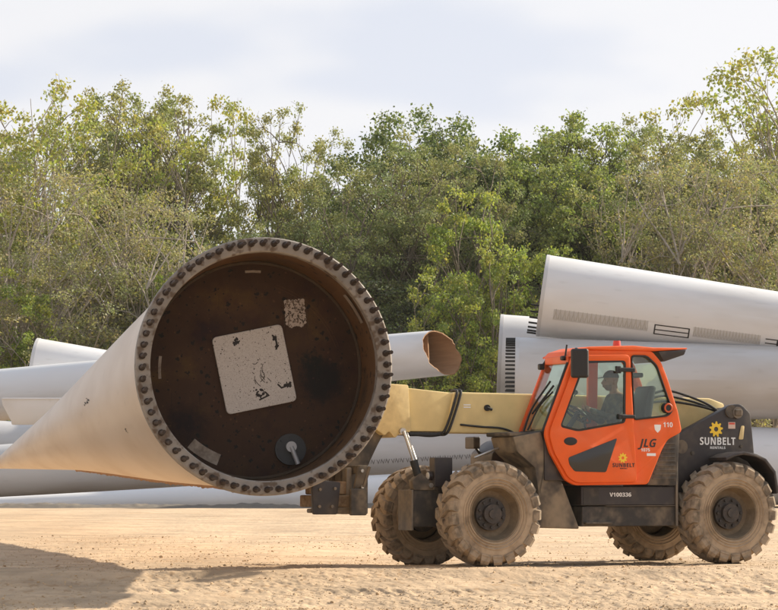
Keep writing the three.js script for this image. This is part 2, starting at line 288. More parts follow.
// ---- the blade on the forks
const heldRoot = V(-1.47, 2.43, -36), heldTip = V(-12.35, 1.66, -95);
{
  const t = thing('turbine_blade', 'tan wind turbine blade with bolted brown open root held by the telehandler', 'turbine blade');
  aim(t, heldRoot, heldTip);
  const L = heldRoot.distanceTo(heldTip);
  const rad = (s, ph) => { const k = s / L, r = lerp(1.475, 0.10, Math.pow(k, 0.96)); const fl = 1 - 0.12 * sstep(0.1, 0.5, k); return [Math.cos(ph) * r, Math.sin(ph) * r * fl]; };
  const ss = []; for (let i = 0; i <= 90; i++) ss.push(0.10 + (L - 0.1) * Math.pow(i / 90, 1.5));
  mesh('shell', loft(ss, rad, 96), BW.held, t);
  mesh('tip_cap', join(new THREE.SphereGeometry(0.1, 16, 8).translate(0, 0, -L)), BW.held, t);
  const RO = 1.535, RI = 1.36;
  const rimMap = colorMap(512, 1.3, (u, v) => { const a = nA(u, v, 5, 5), b = sstep(0.5, 0.72, nB(u, v, 14, 4)), k = 0.6 + 0.8 * a; return mixc([0.27 * k, 0.235 * k, 0.20 * k], [0.10, 0.06, 0.033], b * 0.85); });
  mesh('root_flange', ring(RI, RO, -0.16, 0, 128), new THREE.MeshStandardMaterial({ map: rimMap, roughness: 0.7 }), t);
  const wallMap = colorMap(512, 2.1, (u, v) => { const a = nA(u, v, 3, 6), sp = sstep(0.68, 0.76, nC(u, v, 24, 3)), k = 0.5 + 1.0 * a; return mixc(mixc([0.13 * k, 0.06 * k, 0.02 * k], [0.05, 0.03, 0.016], sstep(0.5, 0.7, nB(u, v, 3, 4)) * 0.7), [0.012, 0.008, 0.006], sp * 0.85); });
  const wallM = new THREE.MeshStandardMaterial({ map: wallMap, roughness: 0.72 });
  const wall = new THREE.CylinderGeometry(RI + 0.002, RI - 0.03, 0.86, 96, 4, true).rotateX(Math.PI / 2).translate(0, 0, -0.16 - 0.43);
  mesh('inner_wall', join(wall), wallM, t);
  const bulkMat = canvasMat(1024, 1024, (x, w, h) => {
    const R = rng(77), G = () => (R() + R() + R() - 1.5) / 1.5; x.fillStyle = '#37200f'; x.fillRect(0, 0, w, h);
    const soft = (cx, cy, n, sx, sy, s, col) => { x.fillStyle = col; for (let i = 0; i < n; i++) { x.beginPath(); x.ellipse(cx + G() * sx, cy + G() * sy, s * (0.3 + R()), s * (0.2 + R() * 0.8), R() * 3.1, 0, 7); x.fill(); } };
    for (let i = 0; i < 70; i++) soft(R() * w, R() * h, 40, 90, 90, 26, R() < 0.5 ? 'rgba(84,50,24,.035)' : 'rgba(20,12,8,.04)');
    soft(430, 190, 500, 330, 120, 26, 'rgba(98,58,26,.03)'); soft(800, 300, 300, 120, 200, 22, 'rgba(104,62,30,.03)');
    soft(830, 560, 700, 120, 130, 22, 'rgba(8,5,4,.10)'); soft(790, 480, 200, 80, 80, 10, 'rgba(6,4,3,.25)'); soft(200, 760, 400, 130, 140, 24, 'rgba(12,8,6,.06)'); soft(300, 330, 300, 140, 90, 20, 'rgba(14,9,6,.05)');
    for (let i = 0; i < 1900; i++) { x.fillStyle = R() < 0.7 ? 'rgba(9,6,4,.8)' : 'rgba(120,84,54,.35)'; const s = 0.8 + 4.5 * Math.pow(R(), 4); x.beginPath(); x.ellipse(R() * w, R() * h, s * (0.6 + R()), s, R() * 3, 0, 7); x.fill(); }
    for (let i = 0; i < 80; i++) soft(R() * w, R() * h, 8, 13, 11, 6, 'rgba(8,5,4,.75)');
    x.strokeStyle = 'rgba(128,92,60,.22)'; x.lineWidth = 3; for (const r of [455, 468]) { x.beginPath(); x.arc(470, 560, r, -1.25, -0.35); x.stroke(); }
    for (let i = 0; i < 60; i++) { const a = R() * w, b = R() * h; x.strokeStyle = R() < 0.5 ? 'rgba(10,6,4,.35)' : 'rgba(120,80,48,.16)'; x.lineWidth = 1 + R() * 2; x.beginPath(); x.moveTo(a, b); x.lineTo(a + G() * 16, b + 20 + R() * 60); x.stroke(); }
  }, { transparent: false, roughness: 0.85, bumpMap: grayMap(256, 1, (u, v) => nC(u, v, 10, 5)), bumpScale: 0.012 });
  const bulkG = new THREE.CircleGeometry(RI - 0.01, 96).translate(0, 0, -0.975);
  const bulk = mesh('bulkhead', bulkG, bulkMat, t);
  // caulk bead and fillet where the bulkhead meets the wall
  mesh('caulk_bead', join(new THREE.TorusGeometry(RI - 0.045, 0.022, 8, 96).translate(0, 0, -0.972)), BW.rawDark, bulk);
  // pale hatch plate with black smears
  const hatchMat = canvasMat(512, 560, (x, w, h) => {
    const R = rng(71); x.fillStyle = '#b3aaa2'; x.fillRect(0, 0, w, h);
    for (let i = 0; i < 5000; i++) { const k = R(); x.fillStyle = k < 0.5 ? 'rgba(60,48,40,.28)' : 'rgba(215,208,200,.35)'; const s = 1 + R() * 4; x.fillRect(R() * w, R() * h, s, s); }
    for (let i = 0; i < 120; i++) { x.fillStyle = 'rgba(30,20,16,.75)'; x.beginPath(); x.ellipse(R() * w, R() * h, 1 + R() * 5, 1 + R() * 4, R() * 3, 0, 7); x.fill(); }
    x.strokeStyle = '#1c130f'; x.fillStyle = '#1c130f'; x.lineCap = 'round';
    const blob = (cx, cy, n, sp, s) => { for (let i = 0; i < n; i++) { x.beginPath(); x.ellipse(cx + (R() - 0.5) * sp, cy + (R() - 0.5) * sp, s * (0.4 + R()), s * (0.3 + R() * 0.7), R() * 3, 0, 7); x.fill(); } };
    blob(170, 62, 14, 42, 11); blob(440, 90, 8, 26, 9); blob(446, 150, 6, 22, 9); x.lineWidth = 13; x.beginPath(); x.moveTo(432, 70); x.quadraticCurveTo(462, 110, 440, 168); x.stroke();
    blob(262, 455, 12, 60, 11); x.lineWidth = 11; x.beginPath(); x.moveTo(250, 500); x.lineTo(318, 482); x.lineTo(300, 455); x.stroke();
    x.beginPath(); x.moveTo(400, 420); x.lineTo(420, 448); x.lineTo(470, 440); x.lineTo(488, 420); x.stroke(); blob(470, 442, 10, 44, 11);
    x.lineWidth = 4; for (let i = 0; i < 12; i++) { const a = 230 + R() * 110, b = 230 + R() * 130; x.beginPath(); x.moveTo(a, b); x.quadraticCurveTo(a + (R() - 0.5) * 50, b + 20, a + (R() - 0.5) * 80, b + R() * 70); x.stroke(); }
  }, { transparent: false, roughness: 0.7 });
  const rr = rpath([[-0.43, -0.47], [0.43, -0.47], [0.43, 0.47], [-0.43, 0.47]], 0.06, new THREE.Shape());
  const hg = new THREE.ExtrudeGeometry(rr, { depth: 0.025, bevelEnabled: true, bevelSize: 0.008, bevelThickness: 0.008, bevelSegments: 2 });
  { const p = hg.attributes.position, u = hg.attributes.uv; for (let i = 0; i < p.count; i++) u.setXY(i, p.getX(i) / 0.876 + 0.5, p.getY(i) / 0.956 + 0.5); }
  hg.rotateZ(0.205); hg.translate(0.005, 0.01, -0.968);
  mesh('hatch_plate', hg, hatchMat, bulk).userData.label = 'pale speckled square plate with black smears';
  // worn paper label, scribbled dark
  const paper = canvasMat(128, 160, (x, w, h) => {
    const R = rng(72); for (let i = 0; i < 260; i++) { x.fillStyle = R() < 0.7 ? '#a5968a' : '#6a594d'; x.beginPath(); x.ellipse(12 + R() * 104, 12 + R() * 136, 4 + R() * 7, 3 + R() * 6, R() * 3, 0, 7); x.fill(); }
    for (let i = 0; i < 46; i++) { x.strokeStyle = '#2c1d14'; x.lineWidth = 2 + R() * 4; const a = 14 + R() * 96, b = 14 + R() * 126; x.beginPath(); x.moveTo(a, b); x.lineTo(a + (R() - 0.5) * 26, b + (R() - 0.5) * 40); x.stroke(); }
  });
  const pg = new THREE.BoxGeometry(0.29, 0.37, 0.006); pg.rotateZ(0.09); pg.translate(0.51, 0.70, -0.968);
  mesh('worn_label', pg, paper, bulk);
  // round service port with a lever
  const port = mesh('service_port', join(disc(0.45, -0.96, -0.972, -0.93, 0.19, 40), ...Array.from({ length: 8 }, (_, i) => disc(0.45 + 0.15 * Math.cos(i * 0.785), -0.96 + 0.15 * Math.sin(i * 0.785), -0.93, -0.915, 0.018, 8))), flat(0.022, 0.022, 0.024, 0.55), bulk);
  mesh('lever', join(disc(0.45, -0.93, -0.928, -0.86, 0.065, 20), rod([0.45, -0.93, -0.875], [0.53, -1.14, -0.86], 0.03, 10)), flat(0.34, 0.33, 0.33, 0.45, 0.3), port);
  // paper strips left on the wall of the root
  const strip = (a0, a1, z0, z1) => { const p = [], idx = []; const n = 12; for (let i = 0; i <= n; i++) for (const z of [z0, z1]) { const a = lerp(a0, a1, i / n), r = RI - 0.004 - (z < -0.16 ? 0.016 : 0.0); p.push(Math.cos(a) * r, Math.sin(a) * r, z); } for (let i = 0; i < n; i++) idx.push(i * 2, i * 2 + 1, i * 2 + 2, i * 2 + 2, i * 2 + 1, i * 2 + 3); const g = new THREE.BufferGeometry(); g.setAttribute('position', new THREE.Float32BufferAttribute(p, 3)); g.setIndex(idx); g.computeVertexNormals(); return join(g); };
  const stripM = dusty([0.34, 0.28, 0.22], { period: 0.5, cover: 0.5, max: 0.8, rough: 0.8, dust: [0.1, 0.06, 0.035] });
  mesh('paper_strip', strip(0.42, 0.72, -0.42, -0.24), stripM, t); mesh('paper_strip', join(new THREE.RingGeometry(1.10, 1.24, 16, 1, -2.28, 0.34).translate(0, 0, -0.971)), stripM, bulk); mesh('paper_strip', join(new THREE.RingGeometry(1.13, 1.165, 12, 1, 3.0, 0.24).translate(0, 0, -0.971)), stripM, bulk); mesh('paper_strip', join(new THREE.RingGeometry(1.19, 1.22, 12, 1, 1.5, 0.16).translate(0, 0, -0.971)), stripM, bulk);
  // root studs, rusty and uneven, each in its socket
  const R = rng(9), studM = dusty([0.035, 0.024, 0.018], { period: 0.3, cover: 0.4, max: 0.6, rough: 0.8, dust: [0.12, 0.06, 0.03] });
  const variants = [0.30, 0.34, 0.38].map(l => join(new THREE.CylinderGeometry(0.024, 0.026, l, 8).rotateX(Math.PI / 2).translate(0, 0, l / 2 - 0.02), new THREE.CylinderGeometry(0.04, 0.04, 0.02, 10).rotateX(Math.PI / 2).translate(0, 0, 0.006)));
  for (let i = 0; i < 68; i++) {
    const a = i / 68 * Math.PI * 2 + 0.02, m = mesh('stud', variants[Math.floor(R() * 3)], studM, t);
    m.position.set(Math.cos(a) * 1.462, Math.sin(a) * 1.462, 0); m.rotation.set((R() - 0.5) * 0.07, (R() - 0.5) * 0.07, 0);
  }
  // torn brown laminate hanging from the lower seam
  { const p = [], idx = [], n = 140; for (let i = 0; i <= n; i++) { const s = 0.3 + 26 * Math.pow(i / n, 1.4), [x, y] = rad(s, -Math.PI / 2 - 0.12), d = 0.02 + 0.05 * Math.abs(n3(s * 1.6, 2.2, 1)) + 0.04 * Math.max(0, n3(s * 0.4, 5, 3)); p.push(x + 0.03, y + 0.02, -s, x - 0.02, y - d, -s, x - 0.05, y + 0.02, -s); }
    for (let i = 0; i < n; i++) { const a = i * 3; idx.push(a, a + 3, a + 1, a + 1, a + 3, a + 4, a + 1, a + 4, a + 2, a + 2, a + 4, a + 5); }
    const g = new THREE.BufferGeometry(); g.setAttribute('position', new THREE.Float32BufferAttribute(p, 3)); g.setIndex(idx); g.computeVertexNormals(); mesh('torn_seam', join(g), BW.raw, t); }
  // dark scratches on the shell
  const scr = (seed, k) => canvasMat(128, 128, (x, w, h) => { const R = rng(seed); x.strokeStyle = '#221a17'; x.fillStyle = '#221a17'; x.lineCap = 'round'; for (let i = 0; i < k; i++) { x.lineWidth = 3 + R() * 7; x.beginPath(); const a = 64 + (R() - 0.5) * 40, b = 64 + (R() - 0.5) * 70; x.moveTo(a, b); x.lineTo(a + (R() - 0.5) * 20, b + (R() - 0.5) * 50); x.stroke(); } });
  mesh('scuff_mark', shellPatch(rad, 9.2, 12.4, 3.22, 3.04), scr(3, 7), t); mesh('scuff_mark', shellPatch(rad, 4.0, 5.0, 3.66, 3.58), scr(4, 5), t); mesh('scuff_mark', shellPatch(rad, 2.0, 2.5, 4.28, 4.22), scr(6, 3), t);
}

// ---- stored blades in the stack behind
const STORED = 'decommissioned blades stacked at the wood edge';
function storedBlade({ root, dir, L, r0, k1 = 0.08, flat: fl = 0.25, mat, label, studs = 0, studLen = 0.34, studArc = null, torn = 0, seed = 1, name = 'turbine_blade' }) {
  const t = thing(name, label, 'turbine blade', [0, 0, 0], STORED);
  const A = V(...root), d = V(...dir).normalize(); aim(t, A, A.clone().addScaledVector(d, L));
  const rad = (s, ph) => { const k = clamp(s / L), r = r0 * lerp(1, k1, k); const q = 1 - fl * sstep(0.3, 0.9, k); return [Math.cos(ph) * r, Math.sin(ph) * r * q]; };
  const off = torn ? (s, ph) => s < 1.6 ? (1 - s / 1.6) * torn * (0.5 + 0.45 * Math.cos(ph - 2.6) + 0.10 * n3(Math.cos(ph) * 2.2, Math.sin(ph) * 2.2, seed) + 0.035 * n3(Math.cos(ph) * 9, Math.sin(ph) * 9, seed)) : 0 : null;
  const ss = [0]; for (let i = 0; i <= 40; i++) ss.push(0.2 + (L - 0.2) * Math.pow(i / 40, 1.3));
  mesh('shell', loft(ss, rad, torn ? 96 : 56, off), mat, t);
  const th = torn ? 0.045 : 0.10, rin = (s, ph) => { const [x, y] = rad(s, ph), r = Math.hypot(x, y), k = Math.max(0.2, (r - th) / r); return [x * k, y * k]; };
  mesh('inner_laminate', loft([0.004, 0.4, 1, 2, 4, 7], rin, torn ? 96 : 48, off), BW.raw, t);
  if (!torn) { mesh('root_ring', ring(r0 - 0.1, r0 + 0.006, -0.12, 0.012, 56), BW.grey, t); mesh('bulkhead', join(new THREE.CylinderGeometry(r0 - 0.11, r0 - 0.11, 0.04, 48).rotateX(Math.PI / 2).translate(0, 0, -0.8)), BW.raw, t); }
  else { const e = []; const n = 96, idx = []; for (let i = 0; i <= n; i++) { const ph = i / n * Math.PI * 2; for (const f of [rad, rin]) { const [x, y] = f(0, ph); e.push(x, y, -(off(0, ph) + (f === rin ? 0.004 : 0))); } if (i < n) idx.push(i * 2, i * 2 + 2, i * 2 + 1, i * 2 + 1, i * 2 + 2, i * 2 + 3); } const g = new THREE.BufferGeometry(); g.setAttribute('position', new THREE.Float32BufferAttribute(e, 3)); g.setIndex(idx); g.computeVertexNormals(); mesh('broken_edge', join(g), BW.raw, t);
    mesh('inner_web', join(new THREE.BoxGeometry(0.06, r0 * 1.7, 5).translate(-0.1, 0, -3.4)), BW.raw, t); }
  if (studs) { const g = join(new THREE.CylinderGeometry(0.035, 0.035, studLen, 7).rotateX(Math.PI / 2).translate(0, 0, studLen / 2)), [a0, a1] = studArc || [0, Math.PI * 2]; for (let i = 0; i < studs; i++) { const a = lerp(a0, a1, i / studs), m = mesh('stud', g, M.rubber, t); m.position.set(Math.cos(a) * (r0 - 0.05), Math.sin(a) * (r0 - 0.05), 0); } }
  t.userData.rad = undefined; return { t, rad };
}
const bandMat = canvasMat(1024, 96, (x, w, h) => { x.fillStyle = 'rgba(150,142,132,.24)'; x.fillRect(0, 6, w, h - 12); x.strokeStyle = 'rgba(186,180,172,.6)'; x.lineWidth = 9; for (let i = 0; i < 22; i++) { const a = i * 48 + 8; x.beginPath(); x.moveTo(a, 80); x.lineTo(a + 18, 16); x.lineTo(a + 34, 80); x.stroke(); } });
const zigMat = canvasMat(1024, 64, (x, w, h) => { x.strokeStyle = 'rgba(96,88,84,.55)'; x.lineWidth = 6; for (let i = 0; i < 26; i++) { const a = i * 39 + 4; x.beginPath(); x.moveTo(a, 10); x.lineTo(a + 12, 54); x.lineTo(a + 24, 12); if (i % 3) x.lineTo(a + 34, 52); x.stroke(); } });
const frameMat = canvasMat(256, 96, (x, w, h) => { x.strokeStyle = '#241f1d'; x.lineWidth = 9; x.strokeRect(8, 8, w - 16, h - 16); x.beginPath(); x.moveTo(8, h / 2); x.lineTo(w - 8, h / 2); x.stroke(); });
const frameMat2 = canvasMat(256, 96, (x, w, h) => { x.strokeStyle = '#241f1d'; x.lineWidth = 9; for (const y of [10, 48, 86]) { x.beginPath(); x.moveTo(4, y); x.lineTo(w - 4, y); x.stroke(); } x.fillStyle = '#241f1d'; x.fillRect(84, 10, 20, 76); });

{ // top of the right-hand stack
  const A = storedBlade({ root: [5.28, 7.62, -105], dir: [0.97, -0.135, 0.055], L: 50, r0: 1.42, k1: 0.12, mat: BW.white, label: 'topmost white turbine blade sloping down, with grey band and black box print', studs: 7, studArc: [Math.PI * 1.02, Math.PI * 1.42] });
  // this blade's local frame: find the angle that looks at the camera
  const inv = A.t.quaternion.clone().invert(), toCam = camera.position.clone().sub(A.t.position).applyQuaternion(inv), ph0 = Math.atan2(toCam.y, toCam.x), sgn = V(0, 1, 0).applyQuaternion(inv), up = Math.sin(Math.atan2(sgn.y, sgn.x) - ph0) > 0 ? 1 : -1;
  const patch = (s0, s1, e0, e1, m, name) => mesh(name, shellPatch(A.rad, s0, s1, ph0 + up * e0, ph0 + up * e1), m, A.t);
  patch(0.5, 3.75, -0.60, -0.27, bandMat, 'grey_band'); patch(5.3, 7.6, -0.60, -0.27, bandMat, 'grey_band');
  patch(3.95, 5.2, -0.66, -0.34, frameMat, 'black_box_print'); patch(7.75, 9.0, -0.66, -0.34, frameMat2, 'black_line_print'); 
}
storedBlade({ root: [4.33, 4.66, -104], dir: [1, -0.012, 0.05], L: 52, r0: 1.46, k1: 0.12, mat: BW.grey, label: 'grey-white blade with dark root studs lying directly below the topmost blade', studs: 60 });
storedBlade({ root: [3.9, 5.62, -107.8], dir: [1, -0.05, 0.05], L: 52, r0: 1.5, k1: 0.12, mat: BW.white, label: 'white blade root peeking out behind the studded blade', studs: 0 });
storedBlade({ root: [9.0, 1.75, -103.5], dir: [1, -0.012, 0.06], L: 46, r0: 1.42, k1: 0.12, mat: BW.white, label: 'white blade on the ground behind the rear tyre, carrying the studded blade' });
storedBlade({ root: [7.6, 1.8, -107.2], dir: [1, -0.012, 0.06], L: 46, r0: 1.45, k1: 0.12, mat: BW.grey, label: 'grey blade on the ground hidden behind the white blade by the rear tyre' });
{ const D = storedBlade({ root: [5.6, 2.72, -105.2], dir: [-1, -0.062, -0.02], L: 46, r0: 1.2, k1: 0.5, mat: BW.grey, label: 'blade with zigzag print seen under the boom, shade painted into its grey' });  // darker grey material puts the shade behind the boom into the blade colour
  const inv = D.t.quaternion.clone().invert(), tc = camera.position.clone().sub(D.t.position).applyQuaternion(inv), ph0 = Math.atan2(tc.y, tc.x), u = V(0, 1, 0).applyQuaternion(inv), up = Math.sin(Math.atan2(u.y, u.x) - ph0) > 0 ? 1 : -1;
  mesh('zigzag_print', shellPatch(D.rad, 2.4, 6.8, ph0 + up * -0.52, ph0 + up * -0.33), zigMat, D.t); }
storedBlade({ root: [8.0, 1.0, -102.3], dir: [-1, -0.03, 0.0], L: 27, r0: 0.84, k1: 0.3, mat: BW.white, label: 'slim white blade lying on the ground along the foot of the stack' });
storedBlade({ root: [2.25, 5.7, -105.6], dir: [-1, -0.078, -0.42], L: 42, r0: 0.80, k1: 1.5, flat: 0.1, mat: BW.white, torn: 0.9, seed: 4, label: 'white blade with broken open brown end above the boom' });
storedBlade({ root: [-13.35, 5.5, -114.2], dir: [1, -0.13, 0.03], L: 20, r0: 1.1, k1: 0.2, flat: 0.5, mat: BW.white, label: 'short white blade piece lying behind the broken blade at the left' });
storedBlade({ root: [-30, 1.95, -108.6], dir: [1, 0.0, -0.0], L: 44, r0: 1.6, k1: 0.7, mat: BW.grey, label: 'grey blade at the back of the stack below the broken blade' });
{ // cut half-shell lying on the stack
  const t = thing('blade_shell_section', 'cut white trough-shaped blade shell section resting on the stacked blades', 'shell section', [-11.78, 3.15, -103.8], STORED);
  const prof = []; for (let i = 0; i <= 14; i++) { const a = Math.PI * (1 + i / 14); prof.push([Math.cos(a) * 0.55, Math.max(-0.84, Math.sin(a) * 0.95)]); }
  const s = new THREE.Shape(); prof.forEach(([x, y], i) => i ? s.lineTo(x, y) : s.moveTo(x, y)); for (const [x, y] of prof.slice().reverse()) s.lineTo(x * 0.9, y * 0.93);
  const g = new THREE.ExtrudeGeometry(s, { depth: 3.4, bevelEnabled: true, bevelSize: 0.012, bevelThickness: 0.03, bevelSegments: 2 }); g.rotateY(Math.PI / 2); g.translate(-1.35, 0.82, 0);
  { const p = g.attributes.position; for (let i = 0; i < p.count; i++) if (p.getX(i) < 0) p.setX(i, p.getX(i) + 0.32 * sstep(0.8, 0, p.getY(i))); g.computeVertexNormals(); }
  mesh('shell', join(toCreasedNormals(g, 0.6)), BW.white, t);
  mesh('rim', box(-1.36, 2.05, 0.815, 0.87, 0.46, 0.60, 0.02), BW.white, t);
}

// ---------------------------------------------------------------- telehandler
const font = await new FontLoader().loadAsync('fonts/droid/droid_sans_bold.typeface.json');
{
  const t = thing('telehandler', 'orange and black telehandler with cream boom and dusty tyres carrying the blade root', 'telehandler', TO);
  t.rotation.y = Math.PI + TH;
  // --- wheels
  const prof = [];
  const P = (r, w) => prof.push(new THREE.Vector2(r, w));
  P(0.325, -0.165); P(0.345, -0.19); P(0.358, -0.192); P(0.363, -0.208); P(0.371, -0.208); P(0.376, -0.194); P(0.392, -0.198); P(0.397, -0.214); P(0.405, -0.214); P(0.410, -0.202); P(0.430, -0.207); P(0.435, -0.221); P(0.443, -0.221); P(0.449, -0.211); P(0.50, -0.216); P(0.55, -0.208); P(0.59, -0.188); P(0.612, -0.15); P(0.618, 0);
  for (let i = prof.length - 2; i >= 0; i--) prof.push(new THREE.Vector2(prof[i].x, -prof[i].y));
  const carc = new THREE.LatheGeometry(prof, 72); carc.rotateX(Math.PI / 2);
  const hexa = secs => { const p = [], idx = []; secs.forEach(s => s.forEach(v => p.push(...v))); for (let j = 0; j < secs.length - 1; j++) for (let k = 0; k < 4; k++) { const a = j * 4 + k, b = j * 4 + (k + 1) % 4; idx.push(a, b, a + 4, b, b + 4, a + 4); } const e = (secs.length - 1) * 4; idx.push(0, 2, 1, 0, 3, 2, e, e + 1, e + 2, e, e + 2, e + 3); const g = new THREE.BufferGeometry(); g.setAttribute('position', new THREE.Float32BufferAttribute(p, 3)); g.setIndex(idx); const q = g.toNonIndexed(); q.computeVertexNormals(); return q; };
  const lugs = [], NL = 21;
  for (let side = -1; side <= 1; side += 2) for (let i = 0; i < NL; i++) {
    const a0 = (i + (side > 0 ? 0.5 : 0)) / NL * Math.PI * 2, secs = [];
    for (const [w, da, ri, ro, hw] of [[-0.03, -0.02, 0.60, 0.655, 0.052], [0.05, 0.03, 0.60, 0.663, 0.05], [0.11, 0.10, 0.60, 0.663, 0.054], [0.165, 0.15, 0.59, 0.655, 0.062], [0.205, 0.17, 0.565, 0.638, 0.068], [0.228, 0.185, 0.545, 0.605, 0.07], [0.224, 0.19, 0.52, 0.56, 0.066]]) {
      const a = a0 + da, q = [];
      for (const [r, h] of [[ri, -1], [ro, -0.82], [ro, 0.82], [ri, 1]]) { const b = a + h * hw / r; q.push([Math.cos(b) * r, Math.sin(b) * r, side * w]); }
      secs.push(q);
    }
    lugs.push(hexa(secs));
  }
  const carcG = join(toCreasedNormals(carc, 0.5)), lugG = join(lugs);
  const rimP = [[0.33, -0.16], [0.352, -0.185], [0.345, -0.196], [0.328, -0.19], [0.318, -0.15], [0.305, -0.07], [0.285, -0.035], [0.20, -0.02], [0.17, -0.05], [0.165, -0.06]].map(q => new THREE.Vector2(...q));
  const rimG = join(toCreasedNormals(new THREE.LatheGeometry(rimP, 48).rotateX(Math.PI / 2), 0.7), toCreasedNormals(new THREE.LatheGeometry([[0.33, 0.16], [0.352, 0.185], [0.33, 0.19], [0.318, 0.15], [0.305, -0.03]].map(q => new THREE.Vector2(...q)), 48).rotateX(Math.PI / 2), 0.7));
  const hubG = join(disc(0, 0, -0.075, 0.05, 0.205, 28), disc(0, 0, -0.135, -0.07, 0.12, 24), disc(0, 0, -0.16, -0.13, 0.06, 16));
  const nutG = disc(0, 0, -0.105, -0.07, 0.02, 6);
  WHEELS.forEach(([x, z, dy], i) => {
    const w = new THREE.Group(); w.name = 'wheel'; w.position.set(x, WR + dy, z); if (z > 0) w.rotation.y = Math.PI; t.add(w);
    const spin = [0.3, 1.1, 0.62, 2.0][i]; w.rotation.z = spin;
    const ty = mesh('tyre', carcG, M.tyre, w); mesh('tread_lugs', lugG, M.tread, w); void ty;
    mesh('rim', rimG, M.rim, w); mesh('hub', hubG, M.hub, w);
    for (let k = 0; k < 10; k++) { const n = mesh('wheel_nut', nutG, M.hub, w); n.position.set(Math.cos(k * 0.6283) * 0.168, Math.sin(k * 0.6283) * 0.168, 0); }
  });
  // --- chassis
  mesh('chassis', join(box(-2.25, 2.3, 0.58, 0.95, -0.42, 0.42, 0.03), box(-2.3, -2.05, 0.6, 1.1, -0.6, 0.6, 0.03)), M.blackDirty, t);
  mesh('axle', join(box(WB - 0.13, WB + 0.13, 0.53, 0.79, -0.8, 0.8, 0.05), disc(WB, 0.66, -0.35, 0.35, 0.21)), M.blackDirty, t);
  mesh('axle', join(box(-WB - 0.13, -WB + 0.13, 0.53, 0.79, -0.8, 0.8, 0.05), disc(-WB, 0.66, -0.35, 0.35, 0.21)), M.blackDirty, t);
  mesh('front_frame', join(box(1.95, 2.5, 0.50, 0.965, -0.49, -0.1, 0.012), box(1.95, 2.3, 0.60, 0.9, -0.1, 0.45, 0.02)), M.blackDirty, t);
  mesh('front_plate', box(2.503, 2.53, 0.455, 0.965, -0.50, -0.09, 0.006), M.steel, t);
  mesh('lamp_bracket', join(box(1.99, 2.24, 1.0, 1.37, -0.56, -0.40, 0.01), box(2.05, 2.18, 0.95, 1.01, -0.54, -0.42, 0.005)), M.black, t);
  const hl = mesh('head_lamp', join(new THREE.CylinderGeometry(0.055, 0.06, 0.05, 20).rotateZ(Math.PI / 2).translate(2.262, 1.14, -0.47)), M.black, t);
  mesh('lens', join(new THREE.CylinderGeometry(0.046, 0.046, 0.008, 20).rotateZ(Math.PI / 2).translate(2.292, 1.14, -0.47)), flat(0.6, 0.6, 0.58, 0.1), hl);
  // side box under the cab
  const sb = mesh('side_box', join(box(-0.98, 0.40, 0.765, 1.008, -1.0, -0.42, 0.015)), M.black, t);
  mesh('side_box', box(-0.98, 0.38, 0.50, 0.755, -0.985, -0.42, 0.015), M.blackDirty, t);
  mesh('step', box(-0.02, 0.36, 0.53, 0.56, -1.06, -0.98, 0.008), M.blackDirty, t); mesh('kick_plate', box(0.15, 0.37, 0.77, 0.98, -1.008, -0.99, 0.004), M.blackDirty, t);
  mesh('edge_strip', join(box(-0.985, -0.955, 0.5, 1.62, -1.03, -1.0, 0.006), box(-0.955, 0.05, 0.757, 0.764, -1.012, -0.97, 0.002)), M.steel, t);
  // dusty skirt below the windscreen
  mesh('front_skirt', plate([[0.96, 1.70], [1.36, 1.63], [1.30, 1.44], [1.05, 1.24], [1.0, 0.9], [1.12, 0.49], [0.42, 0.47], [0.66, 1.05], [0.88, 1.42], [0.945, 1.63]], -1.0, -0.34, { r: 0.03, bev: 0.02 }), M.skirt, t);
  mesh('hood_lip', box(0.97, 1.40, 1.635, 1.69, -0.98, -0.30, 0.02), M.blackDirty, t);
  mesh('under_rod', rod([1.12, 0.49, -0.9], [0.6, 0.53, -0.9], 0.02, 8), M.rubber, t);
  mesh('hood_strut', rod([1.66, 1.37, -0.5], [1.22, 1.53, -0.5], 0.016, 8), M.chrome, t);
  // engine bay panel behind the cab and the rear frame
  mesh('engine_panel', plate([[-1.005, 1.70], [-0.80, 1.60], [-0.725, 1.47], [-0.525, 1.025], [-0.955, 1.02]], -1.045, -0.45, { r: 0.02 }), M.blackDirty, t);
  { const R = rng(15), gs = []; for (let i = 0; i < 9; i++) { const y = 1.10 + 0.055 * i, x1 = -0.60 - 0.022 * i; gs.push(box(-0.93, x1, y, y + 0.018, -1.056, -1.04, 0.003)); } mesh('vent_louvre', join(gs), M.blackDirty, t); }
  const rx = -0.094, rearPts = [[-1.02, 1.62], [-1.868 + rx, 2.075], [-1.998 + rx, 2.09], [-2.148 + rx, 1.965], [-2.20 + rx, 1.417], [-2.20 + rx, 0.8], [-0.99, 0.8]];
  const rf = mesh('rear_frame', plate(rearPts, -0.74, -0.60, { r: 0.06, bev: 0.012 }), M.black, t);
  mesh('rear_frame', plate(rearPts, 0.58, 0.74, { r: 0.06, bev: 0.012 }), M.black, t);
  mesh('pivot_pin', join(disc(-2.03, 1.97, -0.775, 0.775, 0.075, 24)), M.steel, t);
  mesh('pin_retainer', join(disc(-1.94, 1.985, -0.765, -0.735, 0.085, 20), box(-2.08, -1.98, 1.93, 2.01, -0.80, -0.77, 0.01)), M.blackDirty, t);
  mesh('slot', join(plate([[-2.09, 1.80], [-2.14, 1.80], [-2.12, 1.62], [-2.05, 1.62]], -0.752, -0.742, { r: 0.02, bev: 0.002 })), M.creamWorn, rf);
  mesh('bolt', join(disc(-2.09, 1.53, -0.76, -0.735, 0.02, 8), disc(-1.36, 1.44, -0.76, -0.735, 0.025, 8), disc(-1.20, 1.52, -0.748, -0.735, 0.09, 20)), M.blackDirty, rf);
